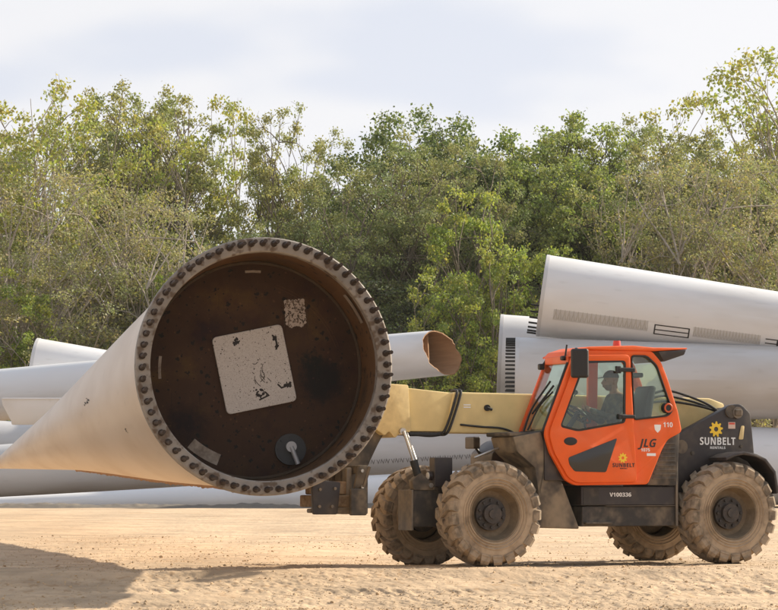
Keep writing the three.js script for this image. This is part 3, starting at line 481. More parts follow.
  // rear mudguard
  { const arc = [[-1.60, 1.375], [-1.72, 1.425], [-1.87, 1.45], [-2.05, 1.42], [-2.19, 1.36], [-2.33, 1.20], [-2.375, 0.93]], s = new THREE.Shape(); arc.forEach((q, i) => i ? s.lineTo(...q) : s.moveTo(...q)); arc.slice().reverse().forEach(([x, y]) => { const d = Math.hypot(x + WB, y - WR), k = (d - 0.028) / d; s.lineTo(-WB + (x + WB) * k, WR + (y - WR) * k); });
    const g = new THREE.ExtrudeGeometry(s, { depth: 0.43, bevelEnabled: true, bevelSize: 0.006, bevelThickness: 0.006, bevelSegments: 2 }).translate(0, 0, -1.20); const g2 = g.clone().translate(0, 0, 1.98);
    mesh('mudguard', join(toCreasedNormals(g, 0.5)), M.black, t); mesh('mudguard', join(toCreasedNormals(g2, 0.5)), M.black, t); }
  mesh('counterweight', box(-2.62, -2.28, 0.62, 1.25, -0.62, 0.62, 0.05), M.black, t);
  // engine cover on the far side
  mesh('engine_cover', plate([[0.95, 0.75], [0.95, 1.45], [0.7, 1.62], [-1.0, 1.62], [-1.0, 0.75]], 0.46, 1.12, { r: 0.08, bev: 0.03 }), M.black, t);
  mesh('far_mirror', join(box(0.98, 1.08, 1.50, 1.66, 0.72, 1.0, 0.02), rod([0.9, 1.4, 0.85], [1.02, 1.55, 0.85], 0.02, 8)), M.black, t);
  mesh('exhaust_pipe', tube([[-0.6, 1.6, 0.75], [-0.6, 2.0, 0.75], [-0.66, 2.12, 0.75]], 0.045, 12), M.steel, t);
  // --- boom
  const bm = new THREE.Group(); bm.name = 'boom'; t.add(bm);
  mesh('base_section', plate([[-2.12, 1.82], [-2.12, 2.10], [-1.9, 2.17], [1.83, 2.205], [1.95, 1.685], [-1.6, 1.68]], -0.27, 0.27, { r: 0.03, bev: 0.02 }), M.cream, bm);
  mesh('inner_section', plate([[1.80, 2.19], [2.70, 2.27], [2.72, 1.70], [1.88, 1.70]], -0.245, 0.245, { r: 0.02, bev: 0.015 }), M.cream, bm);
  mesh('nose_plate', plate([[2.47, 2.285], [2.80, 2.30], [2.95, 2.10], [2.92, 1.72], [2.80, 1.64], [2.74, 1.70], [2.66, 1.61], [2.58, 1.68], [2.44, 1.69]], -0.285, 0.285, { r: 0.03, bev: 0.015 }), M.creamWorn, bm);
  for (const [a, b] of [[1.735, 1.945], [1.79, 2.0]]) mesh('hose_strap', tube([[a, 2.222, -0.10], [a, 2.225, -0.26], [a + 0.01, 2.20, -0.292], [b - 0.03, 1.72, -0.292], [b, 1.672, -0.27], [b, 1.67, 0.0]], 0.017, 8, 30), M.rubber, bm);
  mesh('hose', tube([[1.98, 1.675, -0.24], [2.15, 1.655, -0.25], [2.35, 1.665, -0.25], [2.52, 1.66, -0.24]], 0.026, 8), M.rubber, bm);
  mesh('hose', tube([[1.75, 1.79, -0.285], [1.45, 1.765, -0.29], [1.15, 1.745, -0.29], [0.98, 1.68, -0.29], [0.93, 1.6, -0.3]], 0.013, 8), M.rubber, bm);
  mesh('boom_latch', join(disc(1.372, 2.008, -0.30, -0.268, 0.04, 16), rod([1.372, 2.008, -0.29], [1.31, 1.985, -0.30], 0.018, 8)), M.rubber, bm);
  mesh('boom_sticker', join(box(1.60, 1.70, 2.035, 2.05, -0.275, -0.268, 0.001), box(1.60, 1.70, 2.005, 2.02, -0.275, -0.268, 0.001)), M.white, bm);
  mesh('boom_pin', disc(2.57, 1.70, -0.34, 0.34, 0.042, 16), M.chrome, bm);
  mesh('wear_pad', join(box(1.97, 2.46, 1.655, 1.69, -0.262, 0.262, 0.005)), M.blackDirty, bm);
  // lift hoses by the boom pivot
  for (const [dy, dz] of [[0.0, -0.3], [0.05, -0.34], [-0.05, -0.32]]) mesh('hydraulic_hose', tube([[-0.95, 2.15 + dy, dz], [-1.2, 2.19 + dy * 1.4, dz], [-1.5, 2.14 + dy, dz - 0.05], [-1.75, 2.06 + dy * 0.5, dz - 0.12], [-1.9, 1.98, dz - 0.18]], 0.016, 8), M.rubber, t);
  // --- tilt cylinder at the nose
  const cy = new THREE.Group(); cy.name = 'tilt_cylinder'; t.add(cy);
  mesh('cylinder_rod', join(rod([2.57, 1.70, -0.35], [2.455, 1.30, -0.42], 0.019), rod([2.50, 1.68, -0.29], [2.40, 1.30, -0.38], 0.016)), M.chrome, cy);
  mesh('cylinder_body', rod([2.465, 1.335, -0.415], [2.37, 1.0, -0.44], 0.05, 16), M.rubber, cy);
  mesh('cylinder_bracket', plate([[2.50, 0.96], [2.52, 1.08], [2.40, 1.18], [2.30, 1.10], [2.22, 0.96]], -0.50, -0.38, { r: 0.03 }), M.skirt, cy);
  mesh('bracket_pin', disc(2.27, 1.02, -0.53, -0.36, 0.03), M.chrome, cy);
  // --- boom head, carriage and forks
  mesh('boom_head', plate([[2.72, 1.72], [2.93, 1.86], [3.10, 1.55], [3.30, 1.18], [3.30, 0.80], [3.12, 0.80], [2.98, 1.25], [2.82, 1.56]], -0.16, 0.16, { r: 0.06, bev: 0.02 }), M.blackDirty, t);
  const cg = new THREE.Group(); cg.name = 'fork_carriage'; t.add(cg);
  mesh('crossbar', box(3.20, 3.32, 0.66, 0.80, -0.66, 0.66, 0.015), M.steel, cg); mesh('crossbar', box(3.20, 3.30, 1.16, 1.27, -0.62, 0.62, 0.015), M.blackDirty, cg);
  for (const z of [-0.60, -0.22, 0.22, 0.60]) mesh('upright', plate([[3.18, 0.66], [3.18, 1.27], [3.30, 1.27], [3.36, 1.0], [3.36, 0.66]], z - 0.025, z + 0.025, { r: 0.03 }), M.blackDirty, cg);
  for (const z of [-0.62, 0.1]) for (const y of [0.74, 1.0, 1.2]) mesh('bolt', join(disc(3.27, y, z - 0.05, z - 0.02, 0.022, 8)), M.chrome, cg);
  for (const [z, e] of [[-0.40, 3.88], [0.40, 3.5]]) mesh('fork', plate([[3.33, 1.24], [3.40, 1.24], [3.41, 0.75], [e, 0.73], [e, 0.68], [3.38, 0.66], [3.33, 0.72]], z - 0.07, z + 0.07, { r: 0.02 }), M.steel, cg);
  mesh('clamp_plate', plate([[3.52, 1.06], [3.56, 0.66], [3.88, 0.66], [3.90, 1.00], [3.76, 1.08]], -0.56, -0.50, { r: 0.03 }), M.black, cg);
  for (const [bx, by] of [[3.60, 0.98], [3.80, 0.97], [3.64, 0.76], [3.81, 0.76]]) mesh('bolt', disc(bx, by, -0.585, -0.55, 0.02, 8), M.steel, cg);
  mesh('fork_lug', join(box(3.24, 3.46, 0.65, 0.98, -0.74, -0.67, 0.02), rod([3.28, 1.0, -0.72], [3.20, 1.25, -0.72], 0.022, 8)), M.blackDirty, cg);
  // --- cab
  const cab = new THREE.Group(); cab.name = 'cab'; t.add(cab);
  const outer = [[0.545, 2.69], [0.336, 2.735], [-0.572, 2.74], [-0.71, 2.60], [-0.80, 2.40], [-0.952, 1.975], [-1.01, 1.706], [-0.80, 1.605], [-0.715, 1.473], [-0.508, 1.031], [0.535, 1.02], [0.67, 1.083], [0.889, 1.434], [0.954, 1.641], [0.945, 1.729], [0.60, 2.56]];
  const doorPts = [[0.485, 2.665], [-0.235, 2.685], [-0.335, 1.062], [0.525, 1.052], [0.645, 1.11], [0.852, 1.44], [0.908, 1.64], [0.898, 1.722], [0.56, 2.52]];
  const doorGlass = [[0.765, 1.755], [0.512, 1.700], [-0.166, 1.814], [-0.176, 2.605], [0.425, 2.59], [0.515, 2.36]];
  const rearWin = [[-0.272, 2.675], [-0.50, 2.675], [-0.645, 2.555], [-0.872, 1.975], [-0.80, 1.905], [-0.307, 1.85]];
  const inset = (pts, d) => { const cx = pts.reduce((s, p) => s + p[0], 0) / pts.length, cy0 = pts.reduce((s, p) => s + p[1], 0) / pts.length; return pts.map(([x, y]) => { const l = Math.hypot(x - cx, y - cy0), k = (l - d) / l; return [cx + (x - cx) * k, cy0 + (y - cy0) * k]; }); };
  mesh('side_frame', plate(outer, -1.10, -1.035, { r: 0.05, holes: [inset(doorPts, 0.06), rearWin], hr: 0.05, bev: 0.014 }), M.orange, cab);
  const door = mesh('door', plate(doorPts, -1.138, -1.103, { r: 0.07, holes: [doorGlass], hr: 0.05, bev: 0.01 }), M.orange, cab);
  mesh('door_glass', plate(doorGlass, -1.122, -1.116, { r: 0.05, bev: 0 }), M.glass, door);
  mesh('window_seal', plate(inset(doorGlass, -0.004), -1.134, -1.108, { r: 0.05, holes: [inset(doorGlass, 0.026)], hr: 0.04, bev: 0.003 }), M.seal, door);
  mesh('lower_window', plate([[0.655, 1.37], [-0.045, 1.62], [0.118, 1.185], [0.565, 1.195], [0.64, 1.28]], -1.144, -1.134, { r: 0.03, bev: 0.003 }), M.darkGlass, door);
  mesh('door_handle', join(new THREE.SphereGeometry(1, 24, 12).scale(0.095, 0.052, 0.014).translate(0.62, 1.575, -1.138)), M.seal, door);
  mesh('hinge', join(box(-0.30, -0.06, 2.46, 2.515, -1.165, -1.132, 0.012), box(-0.10, -0.02, 2.44, 2.535, -1.16, -1.128, 0.02)), M.seal, door);
  mesh('hinge', join(box(-0.30, -0.10, 1.87, 1.915, -1.165, -1.132, 0.012), box(-0.17, -0.06, 1.86, 1.925, -1.16, -1.128, 0.02)), M.seal, door);
  mesh('rear_side_glass', plate(rearWin, -1.072, -1.066, { r: 0.05, bev: 0 }), M.glass, cab);
  mesh('window_seal', plate(inset(rearWin, -0.005), -1.112, -1.06, { r: 0.05, holes: [inset(rearWin, 0.02)], hr: 0.05, bev: 0.003 }), M.seal, cab);
  mesh('vent_knob', join(disc(-0.79, 2.01, -1.135, -1.06, 0.068, 24)), M.seal, cab); mesh('vent_ring', join(new THREE.TorusGeometry(0.05, 0.012, 8, 24).translate(-0.79, 2.01, -1.137)), M.orangeTrim, cab);
  // far side, roof, floor, rear
  const farWinA = [[0.80, 1.74], [-0.02, 1.60], [-0.04, 2.64], [0.45, 2.62]], farWinB = [[-0.16, 1.60], [-0.18, 2.64], [-0.52, 2.64], [-0.62, 2.52], [-0.85, 1.95], [-0.80, 1.66]];
  mesh('side_frame', plate(outer, -0.38, -0.325, { r: 0.05, holes: [farWinA, farWinB], hr: 0.05, bev: 0.01 }), M.orangeTrim, cab);
  mesh('far_glass', plate(farWinA, -0.355, -0.35, { r: 0.04, bev: 0 }), M.glass, cab); mesh('far_glass', plate(farWinB, -0.355, -0.35, { r: 0.04, bev: 0 }), M.glass, cab);
  const roof = mesh('roof', plate([[0.60, 2.64], [0.52, 2.72], [0.336, 2.775], [-0.30, 2.80], [-0.60, 2.78], [-1.085, 2.785], [-1.08, 2.765], [-0.62, 2.735], [0.34, 2.735], [0.52, 2.68]], -1.12, -0.31, { r: 0.02, bev: 0.015 }), M.orange, cab);
  mesh('rear_visor', plate([[-0.66, 2.732], [-1.07, 2.762], [-1.04, 2.695], [-0.74, 2.60]], -1.115, -0.32, { r: 0.015, bev: 0.008 }), M.black, roof);
  mesh('beacon', join(new THREE.CylinderGeometry(0.045, 0.055, 0.075, 20).translate(-0.227, 2.835, -0.8)), M.red, roof);
  mesh('cab_floor', box(-0.95, 0.55, 1.03, 1.075, -1.03, -0.385, 0.01), M.blackDirty, cab);
  mesh('rear_wall', plate([[-1.03, 0], [-0.385, 0], [-0.385, 0.85], [-1.03, 0.85]], -0.02, 0.02, { r: 0.01 }).applyMatrix4(new THREE.Matrix4().makeRotationY(-Math.PI / 2)).translate(-0.965, 1.05, 0), M.blackDirty, cab);
  mesh('rear_glass', hexaPane([[-0.66, 2.58, -1.03], [-0.66, 2.58, -0.385], [-0.94, 1.93, -0.385], [-0.94, 1.93, -1.03]]), M.glass, cab);
  mesh('windscreen', hexaPane([[0.565, 2.58, -1.03], [0.565, 2.58, -0.385], [0.93, 1.70, -0.385], [0.93, 1.70, -1.03]]), M.glass, cab);
  mesh('windscreen_header', box(0.52, 0.60, 2.56, 2.66, -1.033, -0.383, 0.012), M.orangeTrim, cab);
  mesh('windscreen_seal', join(rod([0.60, 2.57, -1.03], [0.955, 1.70, -1.03], 0.022, 8), rod([0.945, 1.69, -1.03], [0.945, 1.69, -0.385], 0.02, 8)), M.seal, cab);
  mesh('dashboard', plate([[0.93, 1.08], [0.93, 1.70], [0.78, 1.74], [0.62, 1.66], [0.58, 1.08]], -1.025, -0.39, { r: 0.03 }), M.black, cab);
  mesh('wiper', join(tube([[0.965, 1.72, -0.62], [0.84, 2.03, -0.72], [0.775, 2.2, -0.95]], 0.011, 6), tube([[0.985, 1.71, -0.55], [0.88, 1.98, -0.56], [0.73, 2.34, -0.80]], 0.013, 6), rod([0.90, 1.93, -0.62], [0.75, 2.28, -0.93], 0.014, 6)), M.rubber, cab);
  mesh('corner_lamp', join(box(0.60, 0.68, 2.50, 2.58, -0.40, -0.33, 0.02), rod([0.62, 2.56, -0.37], [0.56, 2.64, -0.37], 0.014, 6)), M.seal, cab);
  mesh('corner_lamp', join(box(0.58, 0.65, 2.60, 2.66, -0.98, -0.90, 0.02), rod([0.6, 2.62, -0.95], [0.57, 2.80, -0.95], 0.012, 6)), M.seal, cab);
  const mir = mesh('mirror', join(new RoundedBoxGeometry(0.09, 0.37, 0.225, 4, 0.035).rotateY(1.05).translate(0.545, 2.555, -1.25)), M.seal, cab);
  mesh('mirror_arm', tube([[0.58, 2.62, -1.1], [0.57, 2.74, -1.2], [0.55, 2.70, -1.26]], 0.014, 8), M.seal, mir);
  // interior
  const st = new THREE.Group(); st.name = 'driver_seat'; cab.add(st);
  mesh('seat_cushion', box(-0.56, -0.06, 1.45, 1.56, -0.93, -0.47, 0.05), M.seal, st); mesh('seat_back', plate([[-0.50, 1.50], [-0.60, 2.12], [-0.66, 2.30], [-0.76, 2.30], [-0.72, 2.1], [-0.62, 1.48]], -0.90, -0.50, { r: 0.05, bev: 0.03 }), M.seal, st);
  mesh('seat_base', box(-0.50, -0.12, 1.07, 1.45, -0.86, -0.54, 0.03), M.seal, st);
  const sw = mesh('steering_wheel', join(new THREE.TorusGeometry(0.19, 0.016, 8, 32), rod([0, 0, 0], [0.18, 0, 0], 0.012, 6), rod([0, 0, 0], [-0.1, 0.15, 0], 0.012, 6), rod([0, 0, 0], [-0.1, -0.15, 0], 0.012, 6), new THREE.SphereGeometry(0.04, 12, 8)), M.seal, cab);
  sw.rotation.set(0, Math.PI / 2, 0); sw.rotateX(0.95); sw.position.set(0.30, 1.93, -0.70);
  mesh('steering_column', rod([0.30, 1.93, -0.70], [0.60, 1.5, -0.70], 0.035, 10), M.seal, cab);
  mesh('wheel_knob', join(new THREE.SphereGeometry(0.03, 12, 8).translate(0.42, 2.2, -0.9), rod([0.42, 2.2, -0.9], [0.5, 2.15, -1.02], 0.01, 6)), M.seal, cab);
  mesh('joystick', join(rod([0.0, 1.5, -0.44], [0.06, 1.85, -0.44], 0.015, 8), new THREE.SphereGeometry(0.035, 12, 8).translate(0.06, 1.87, -0.44)), M.seal, cab);
  mesh('sun_blind', join(box(-0.52, -0.36, 2.40, 2.46, -0.98, -0.7, 0.02), rod([-0.4, 2.46, -0.85], [-0.4, 2.7, -0.85], 0.012, 6)), M.seal, cab);
  // --- lettering on the near side
  const text = (str, x, y, z, h, m, parent, { sx = 1, skew = 0 } = {}) => { const g = new TextGeometry(str, { font, size: h, depth: 0.003, curveSegments: 4 }); g.computeBoundingBox(); const w = g.boundingBox.max.x - g.boundingBox.min.x; g.translate(-w / 2 - g.boundingBox.min.x, 0, 0); if (skew) { const q = g.attributes.position; for (let i = 0; i < q.count; i++) q.setX(i, q.getX(i) + q.getY(i) * skew); } g.scale(sx, 1, 1); g.rotateY(Math.PI); g.translate(x, y, z); return mesh('lettering', join(g), m, parent); };
  const sunLogo = (x, y, z, r, parent) => { const s = new THREE.Shape(); const n = 9; for (let i = 0; i < n * 6; i++) { const a = i / (n * 6) * Math.PI * 2, q = r * (i % 6 < 3 ? 1 : 0.74) * (i % 6 === 1 ? 1.06 : 1); i ? s.lineTo(Math.cos(a) * q, Math.sin(a) * q) : s.moveTo(q, 0); } const h = new THREE.Path(); h.absarc(0, 0, r * 0.32, 0, Math.PI * 2, true); s.holes.push(h); const g = new THREE.ExtrudeGeometry(s, { depth: 0.003, bevelEnabled: false }); g.rotateY(Math.PI); g.translate(x, y, z); const m = mesh('sun_emblem', join(g), M.yellow, parent); return m; };
  const rz = -0.742, sh = -0.10;
  sunLogo(-1.617 + sh, 1.752, rz, 0.098, rf); text('SUNBELT', -1.64 + sh, 1.548, rz, 0.098, M.white, rf, { sx: 0.92 }); text('RENTALS', -1.64 + sh, 1.495, rz, 0.032, M.white, rf, { sx: 1.25 });
  mesh('warning_label', box(-1.905 + sh, -1.80 + sh, 1.76, 1.845, rz - 0.003, rz + 0.001, 0.001), flat(0.62, 0.45, 0.36), rf);
  mesh('warning_label_print', box(-1.895 + sh, -1.81 + sh, 1.815, 1.838, rz - 0.0055, rz - 0.003, 0.0005), M.red, rf);
  text('JLG', -0.487, 1.508, -1.101, 0.105, M.ink, cab, { sx: 1.02, skew: 0.28 }); text('1075', -0.47, 1.452, -1.101, 0.04, M.white, cab, { sx: 1.1 });
  mesh('data_label', box(-0.62, -0.49, 1.395, 1.43, -1.104, -1.10, 0.001), M.white, cab);
  sunLogo(-0.123, 1.368, -1.139, 0.062, door); text('SUNBELT', -0.135, 1.252, -1.139, 0.05, M.ink, door, { sx: 1.08 }); text('RENTALS', -0.135, 1.228, -1.139, 0.015, M.ink, door, { sx: 1.2 });
  text('110', -0.80, 1.765, -1.101, 0.062, M.white, cab); mesh('shield_label', plate([[-0.60, 1.795], [-0.70, 1.795], [-0.69, 1.73], [-0.65, 1.69], [-0.61, 1.73]], -1.104, -1.10, { r: 0.01, bev: 0 }), M.white, cab);
  text('V100336', -0.16, 0.878, -1.003, 0.05, M.white, sb, { sx: 1.15 });
}
function hexaPane(q, th = 0.006) {   // a flat pane between four corners
  const [a, b, c, d] = q.map(p => V(...p)), n = b.clone().sub(a).cross(d.clone().sub(a)).normalize().multiplyScalar(th), P = [a, b, c, d, ...[a, b, c, d].map(p => p.clone().add(n))], pos = [];
  for (const f of [[0, 1, 2, 3], [7, 6, 5, 4], [0, 4, 5, 1], [1, 5, 6, 2], [2, 6, 7, 3], [3, 7, 4, 0]]) for (const i of [f[0], f[1], f[2], f[0], f[2], f[3]]) pos.push(...P[i].toArray());
  const g = new THREE.BufferGeometry(); g.setAttribute('position', new THREE.Float32BufferAttribute(pos, 3)); g.computeVertexNormals(); return join(g);
}
{ // worn timber between forks and blade
  const [x, z] = toWorld(3.76, 0), t = thing('timber_block', 'dark rusty-brown timber block wedged between the forks and the blade', 'block', [x, 0.77, z]); t.rotation.y = Math.PI + TH;
  mesh('beam', box(-0.42, 0.10, -0.02, 0.13, -0.48, -0.05, 0.02), dusty([0.10, 0.055, 0.03], { period: 0.6, cover: 0.5, max: 0.7, rough: 0.9 }), t);
  mesh('beam', box(-0.40, -0.22, 0.135, 0.30, -0.46, -0.08, 0.02), dusty([0.16, 0.08, 0.035], { period: 0.5, cover: 0.5, max: 0.7, rough: 0.9 }), t);
  mesh('beam', box(-0.15, 0.04, 0.135, 0.26, -0.46, -0.08, 0.02), dusty([0.13, 0.07, 0.035], { period: 0.5, cover: 0.5, max: 0.7, rough: 0.9 }), t);
}

// ---------------------------------------------------------------- operator
function smoothMin(a, b, k) { const h = clamp(0.5 + 0.5 * (b - a) / k); return lerp(b, a, h) - k * h * (1 - h); }
function bodyGeo(bones, res, center, half, k) {
  const mc = new MarchingCubes(res, new THREE.MeshStandardMaterial(), false, false, 60000); mc.isolation = 0;
  const p = V(), ab = V(), ap = V();
  for (let z = 0; z < res; z++) for (let y = 0; y < res; y++) for (let x = 0; x < res; x++) {
    p.set((x - res / 2) / (res / 2), (y - res / 2) / (res / 2), (z - res / 2) / (res / 2)).multiplyScalar(half).add(center);
    let d = 9; for (const [a, b, ra, rb, sz] of bones) { ab.subVectors(b, a); ap.subVectors(p, a); const t = clamp(ap.dot(ab) / Math.max(1e-9, ab.lengthSq())); ap.addScaledVector(ab, -t); if (sz) ap.z *= sz; d = smoothMin(d, ap.length() - lerp(ra, rb, t), k); }
    mc.field[x + y * res + z * res * res] = -d;
  }
  mc.update(); const n = mc.count, g = new THREE.BufferGeometry();
  g.setAttribute('position', new THREE.BufferAttribute(mc.positionArray.slice(0, n * 3), 3)); g.setAttribute('normal', new THREE.BufferAttribute(mc.normalArray.slice(0, n * 3), 3));
  g.scale(half, half, half); g.translate(center.x, center.y, center.z); return g;
}
{
  const t = thing('person', 'operator in dark jacket and cap seated in the orange cab, hands on the wheel', 'person', TO); t.rotation.y = Math.PI + TH;
  const B = (a, b, ra, rb, s) => [V(...a), V(...b), ra, rb, s];
  const zc = -0.70, bones = [
    B([-0.34, 1.66, zc], [-0.31, 1.90, zc], 0.15, 0.15, 0.82), B([-0.31, 1.90, zc], [-0.27, 2.08, zc], 0.15, 0.14, 0.72), B([-0.27, 2.12, zc - 0.12], [-0.27, 2.12, zc + 0.12], 0.085, 0.085), B([-0.26, 2.14, zc], [-0.23, 2.26, zc], 0.058, 0.055)];
  for (const s of [-1, 1]) bones.push(B([-0.34, 1.64, zc + s * 0.10], [0.10, 1.67, zc + s * 0.14], 0.095, 0.068), B([0.10, 1.67, zc + s * 0.14], [0.18, 1.22, zc + s * 0.14], 0.064, 0.045), B([0.16, 1.14, zc + s * 0.14], [0.36, 1.125, zc + s * 0.15], 0.045, 0.038),
    B([-0.27, 2.11, zc + s * 0.19], [-0.16, 1.86, zc + s * 0.23], 0.062, 0.05), B([-0.16, 1.86, zc + s * 0.23], [0.12, 1.955, zc + s * 0.17], 0.048, 0.034), B([0.12, 1.955, zc + s * 0.17], [0.19, 1.985, zc + s * 0.16], 0.032, 0.03));
  const body = bodyGeo(bones, 92, V(-0.05, 1.70, zc), 0.72, 0.035);
  const hx = -0.175, hy = 2.355, hb = [B([hx - 0.02, hy + 0.035, zc], [hx - 0.02, hy + 0.035, zc], 0.098, 0.098, 1.2), B([hx + 0.035, hy - 0.04, zc], [hx + 0.02, hy - 0.07, zc], 0.062, 0.052), B([hx + 0.085, hy + 0.01, zc], [hx + 0.105, hy - 0.025, zc], 0.012, 0.017), B([hx - 0.06, hy - 0.12, zc], [hx - 0.04, hy - 0.04, zc], 0.055, 0.06),
    B([hx - 0.02, hy + 0.0, zc - 0.083], [hx - 0.025, hy - 0.03, zc - 0.083], 0.02, 0.014), B([hx - 0.02, hy + 0.0, zc + 0.083], [hx - 0.025, hy - 0.03, zc + 0.083], 0.02, 0.014), B([hx + 0.075, hy - 0.065, zc - 0.02], [hx + 0.075, hy - 0.065, zc + 0.02], 0.012, 0.012)];
  const head = bodyGeo(hb, 60, V(hx, hy - 0.01, zc), 0.17, 0.018);
  const hands = [];
  for (const s of [-1, 1]) { const hzz = zc + s * 0.155, c = V(0.235, 2.0, hzz), fb = [B([0.19, 1.985, hzz], [0.235, 2.005, hzz], 0.026, 0.03)]; for (let f = 0; f < 4; f++) { const dz = (f - 1.5) * 0.019; fb.push(B([0.245, 2.02, hzz + dz], [0.285, 2.03, hzz + dz], 0.010, 0.0095), B([0.285, 2.03, hzz + dz], [0.30 - 0.004 * f, 2.0, hzz + dz], 0.0095, 0.009), B([0.30 - 0.004 * f, 2.0, hzz + dz], [0.28, 1.98, hzz + dz], 0.009, 0.008)); } fb.push(B([0.215, 1.99, hzz - s * 0.03], [0.25, 1.975, hzz - s * 0.045], 0.012, 0.011), B([0.25, 1.975, hzz - s * 0.045], [0.278, 1.985, hzz - s * 0.03], 0.011, 0.009)); hands.push(bodyGeo(fb, 44, c, 0.095, 0.008)); }
  const paint = (g, fn) => { const n = g.attributes.position.count, c = new Float32Array(n * 3); for (let i = 0; i < n; i++) { const q = fn(g.attributes.position.getX(i), g.attributes.position.getY(i), g.attributes.position.getZ(i)); c.set(q, i * 3); } g.setAttribute('color', new THREE.BufferAttribute(c, 3)); return g; };
  const skin = [0.22, 0.125, 0.08];
  paint(body, (x, y, z) => y > 2.19 ? skin : y < 1.18 ? [0.05, 0.03, 0.02] : (x > -0.2 && y < 1.78) || y < 1.6 ? [0.045, 0.048, 0.06] : mixc([0.03, 0.034, 0.03], [0.075, 0.075, 0.05], sstep(0, 0.15, n3(x * 14, y * 14, z * 14))));
  paint(head, (x, y, z) => (Math.hypot(x - (hx + 0.085), y - (hy + 0.012)) < 0.014 && Math.abs(Math.abs(z - zc) - 0.032) < 0.014) ? [0.03, 0.02, 0.02] : y < hy - 0.045 && x > hx + 0.0 ? mixc(skin, [0.06, 0.035, 0.025], 0.6) : skin);
  hands.forEach(h => paint(h, () => skin));
  const body_m = mesh('body', mergeGeometries([body, head, ...hands]), new THREE.MeshStandardMaterial({ vertexColors: true, roughness: 0.85 }), t);
  mesh('cap', join(new THREE.SphereGeometry(0.108, 24, 12, 0, Math.PI * 2, 0, Math.PI * 0.5).scale(1.0, 0.92, 0.85).translate(hx - 0.02, hy + 0.045, zc), new THREE.CylinderGeometry(0.075, 0.075, 0.008, 20).scale(1.1, 1, 0.9).rotateZ(-0.15).translate(hx + 0.085, hy + 0.05, zc)), flat(0.03, 0.03, 0.032, 0.9), body_m);
  mesh('vest_hem', join(new THREE.TorusGeometry(0.175, 0.022, 8, 32).rotateX(Math.PI / 2).scale(0.92, 1.2, 1.12).translate(-0.335, 1.75, zc)), flat(0.45, 0.68, 0.08, 0.8), body_m);
}

// ---------------------------------------------------------------- trees
const leafMat = (rough = 0.9) => new THREE.MeshPhysicalMaterial({ vertexColors: true, roughness: rough, transmission: 0.5, thickness: 0, side: THREE.DoubleSide });
const LEAF = leafMat(), barkM = (r, g, b) => new THREE.MeshStandardMaterial({ color: new THREE.Color().setRGB(r, g, b), roughness: 0.95 });
const BARK = { pale: barkM(0.36, 0.31, 0.26), mid: barkM(0.17, 0.135, 0.105), dark: barkM(0.06, 0.048, 0.038) };
function limb(pos, nor, idx, pts, r0, r1, sides = 5) {
  const base = pos.length / 3, n = pts.length, d = V(), u = V(), w = V();
  for (let j = 0; j < n; j++) {
    d.subVectors(pts[Math.min(j + 1, n - 1)], pts[Math.max(j - 1, 0)]).normalize(); u.set(d.y, d.z, d.x).cross(d).normalize(); w.crossVectors(d, u); const r = lerp(r0, r1, j / (n - 1));
    for (let i = 0; i < sides; i++) { const a = i / sides * Math.PI * 2, x = Math.cos(a), y = Math.sin(a), nx = u.x * x + w.x * y, ny = u.y * x + w.y * y, nz = u.z * x + w.z * y; pos.push(pts[j].x + nx * r, pts[j].y + ny * r, pts[j].z + nz * r); nor.push(nx, ny, nz); if (j < n - 1) { const b = base + j * sides, i2 = (i + 1) % sides; idx.push(b + i, b + i2, b + sides + i, b + i2, b + sides + i2, b + sides + i); } }
  }
}
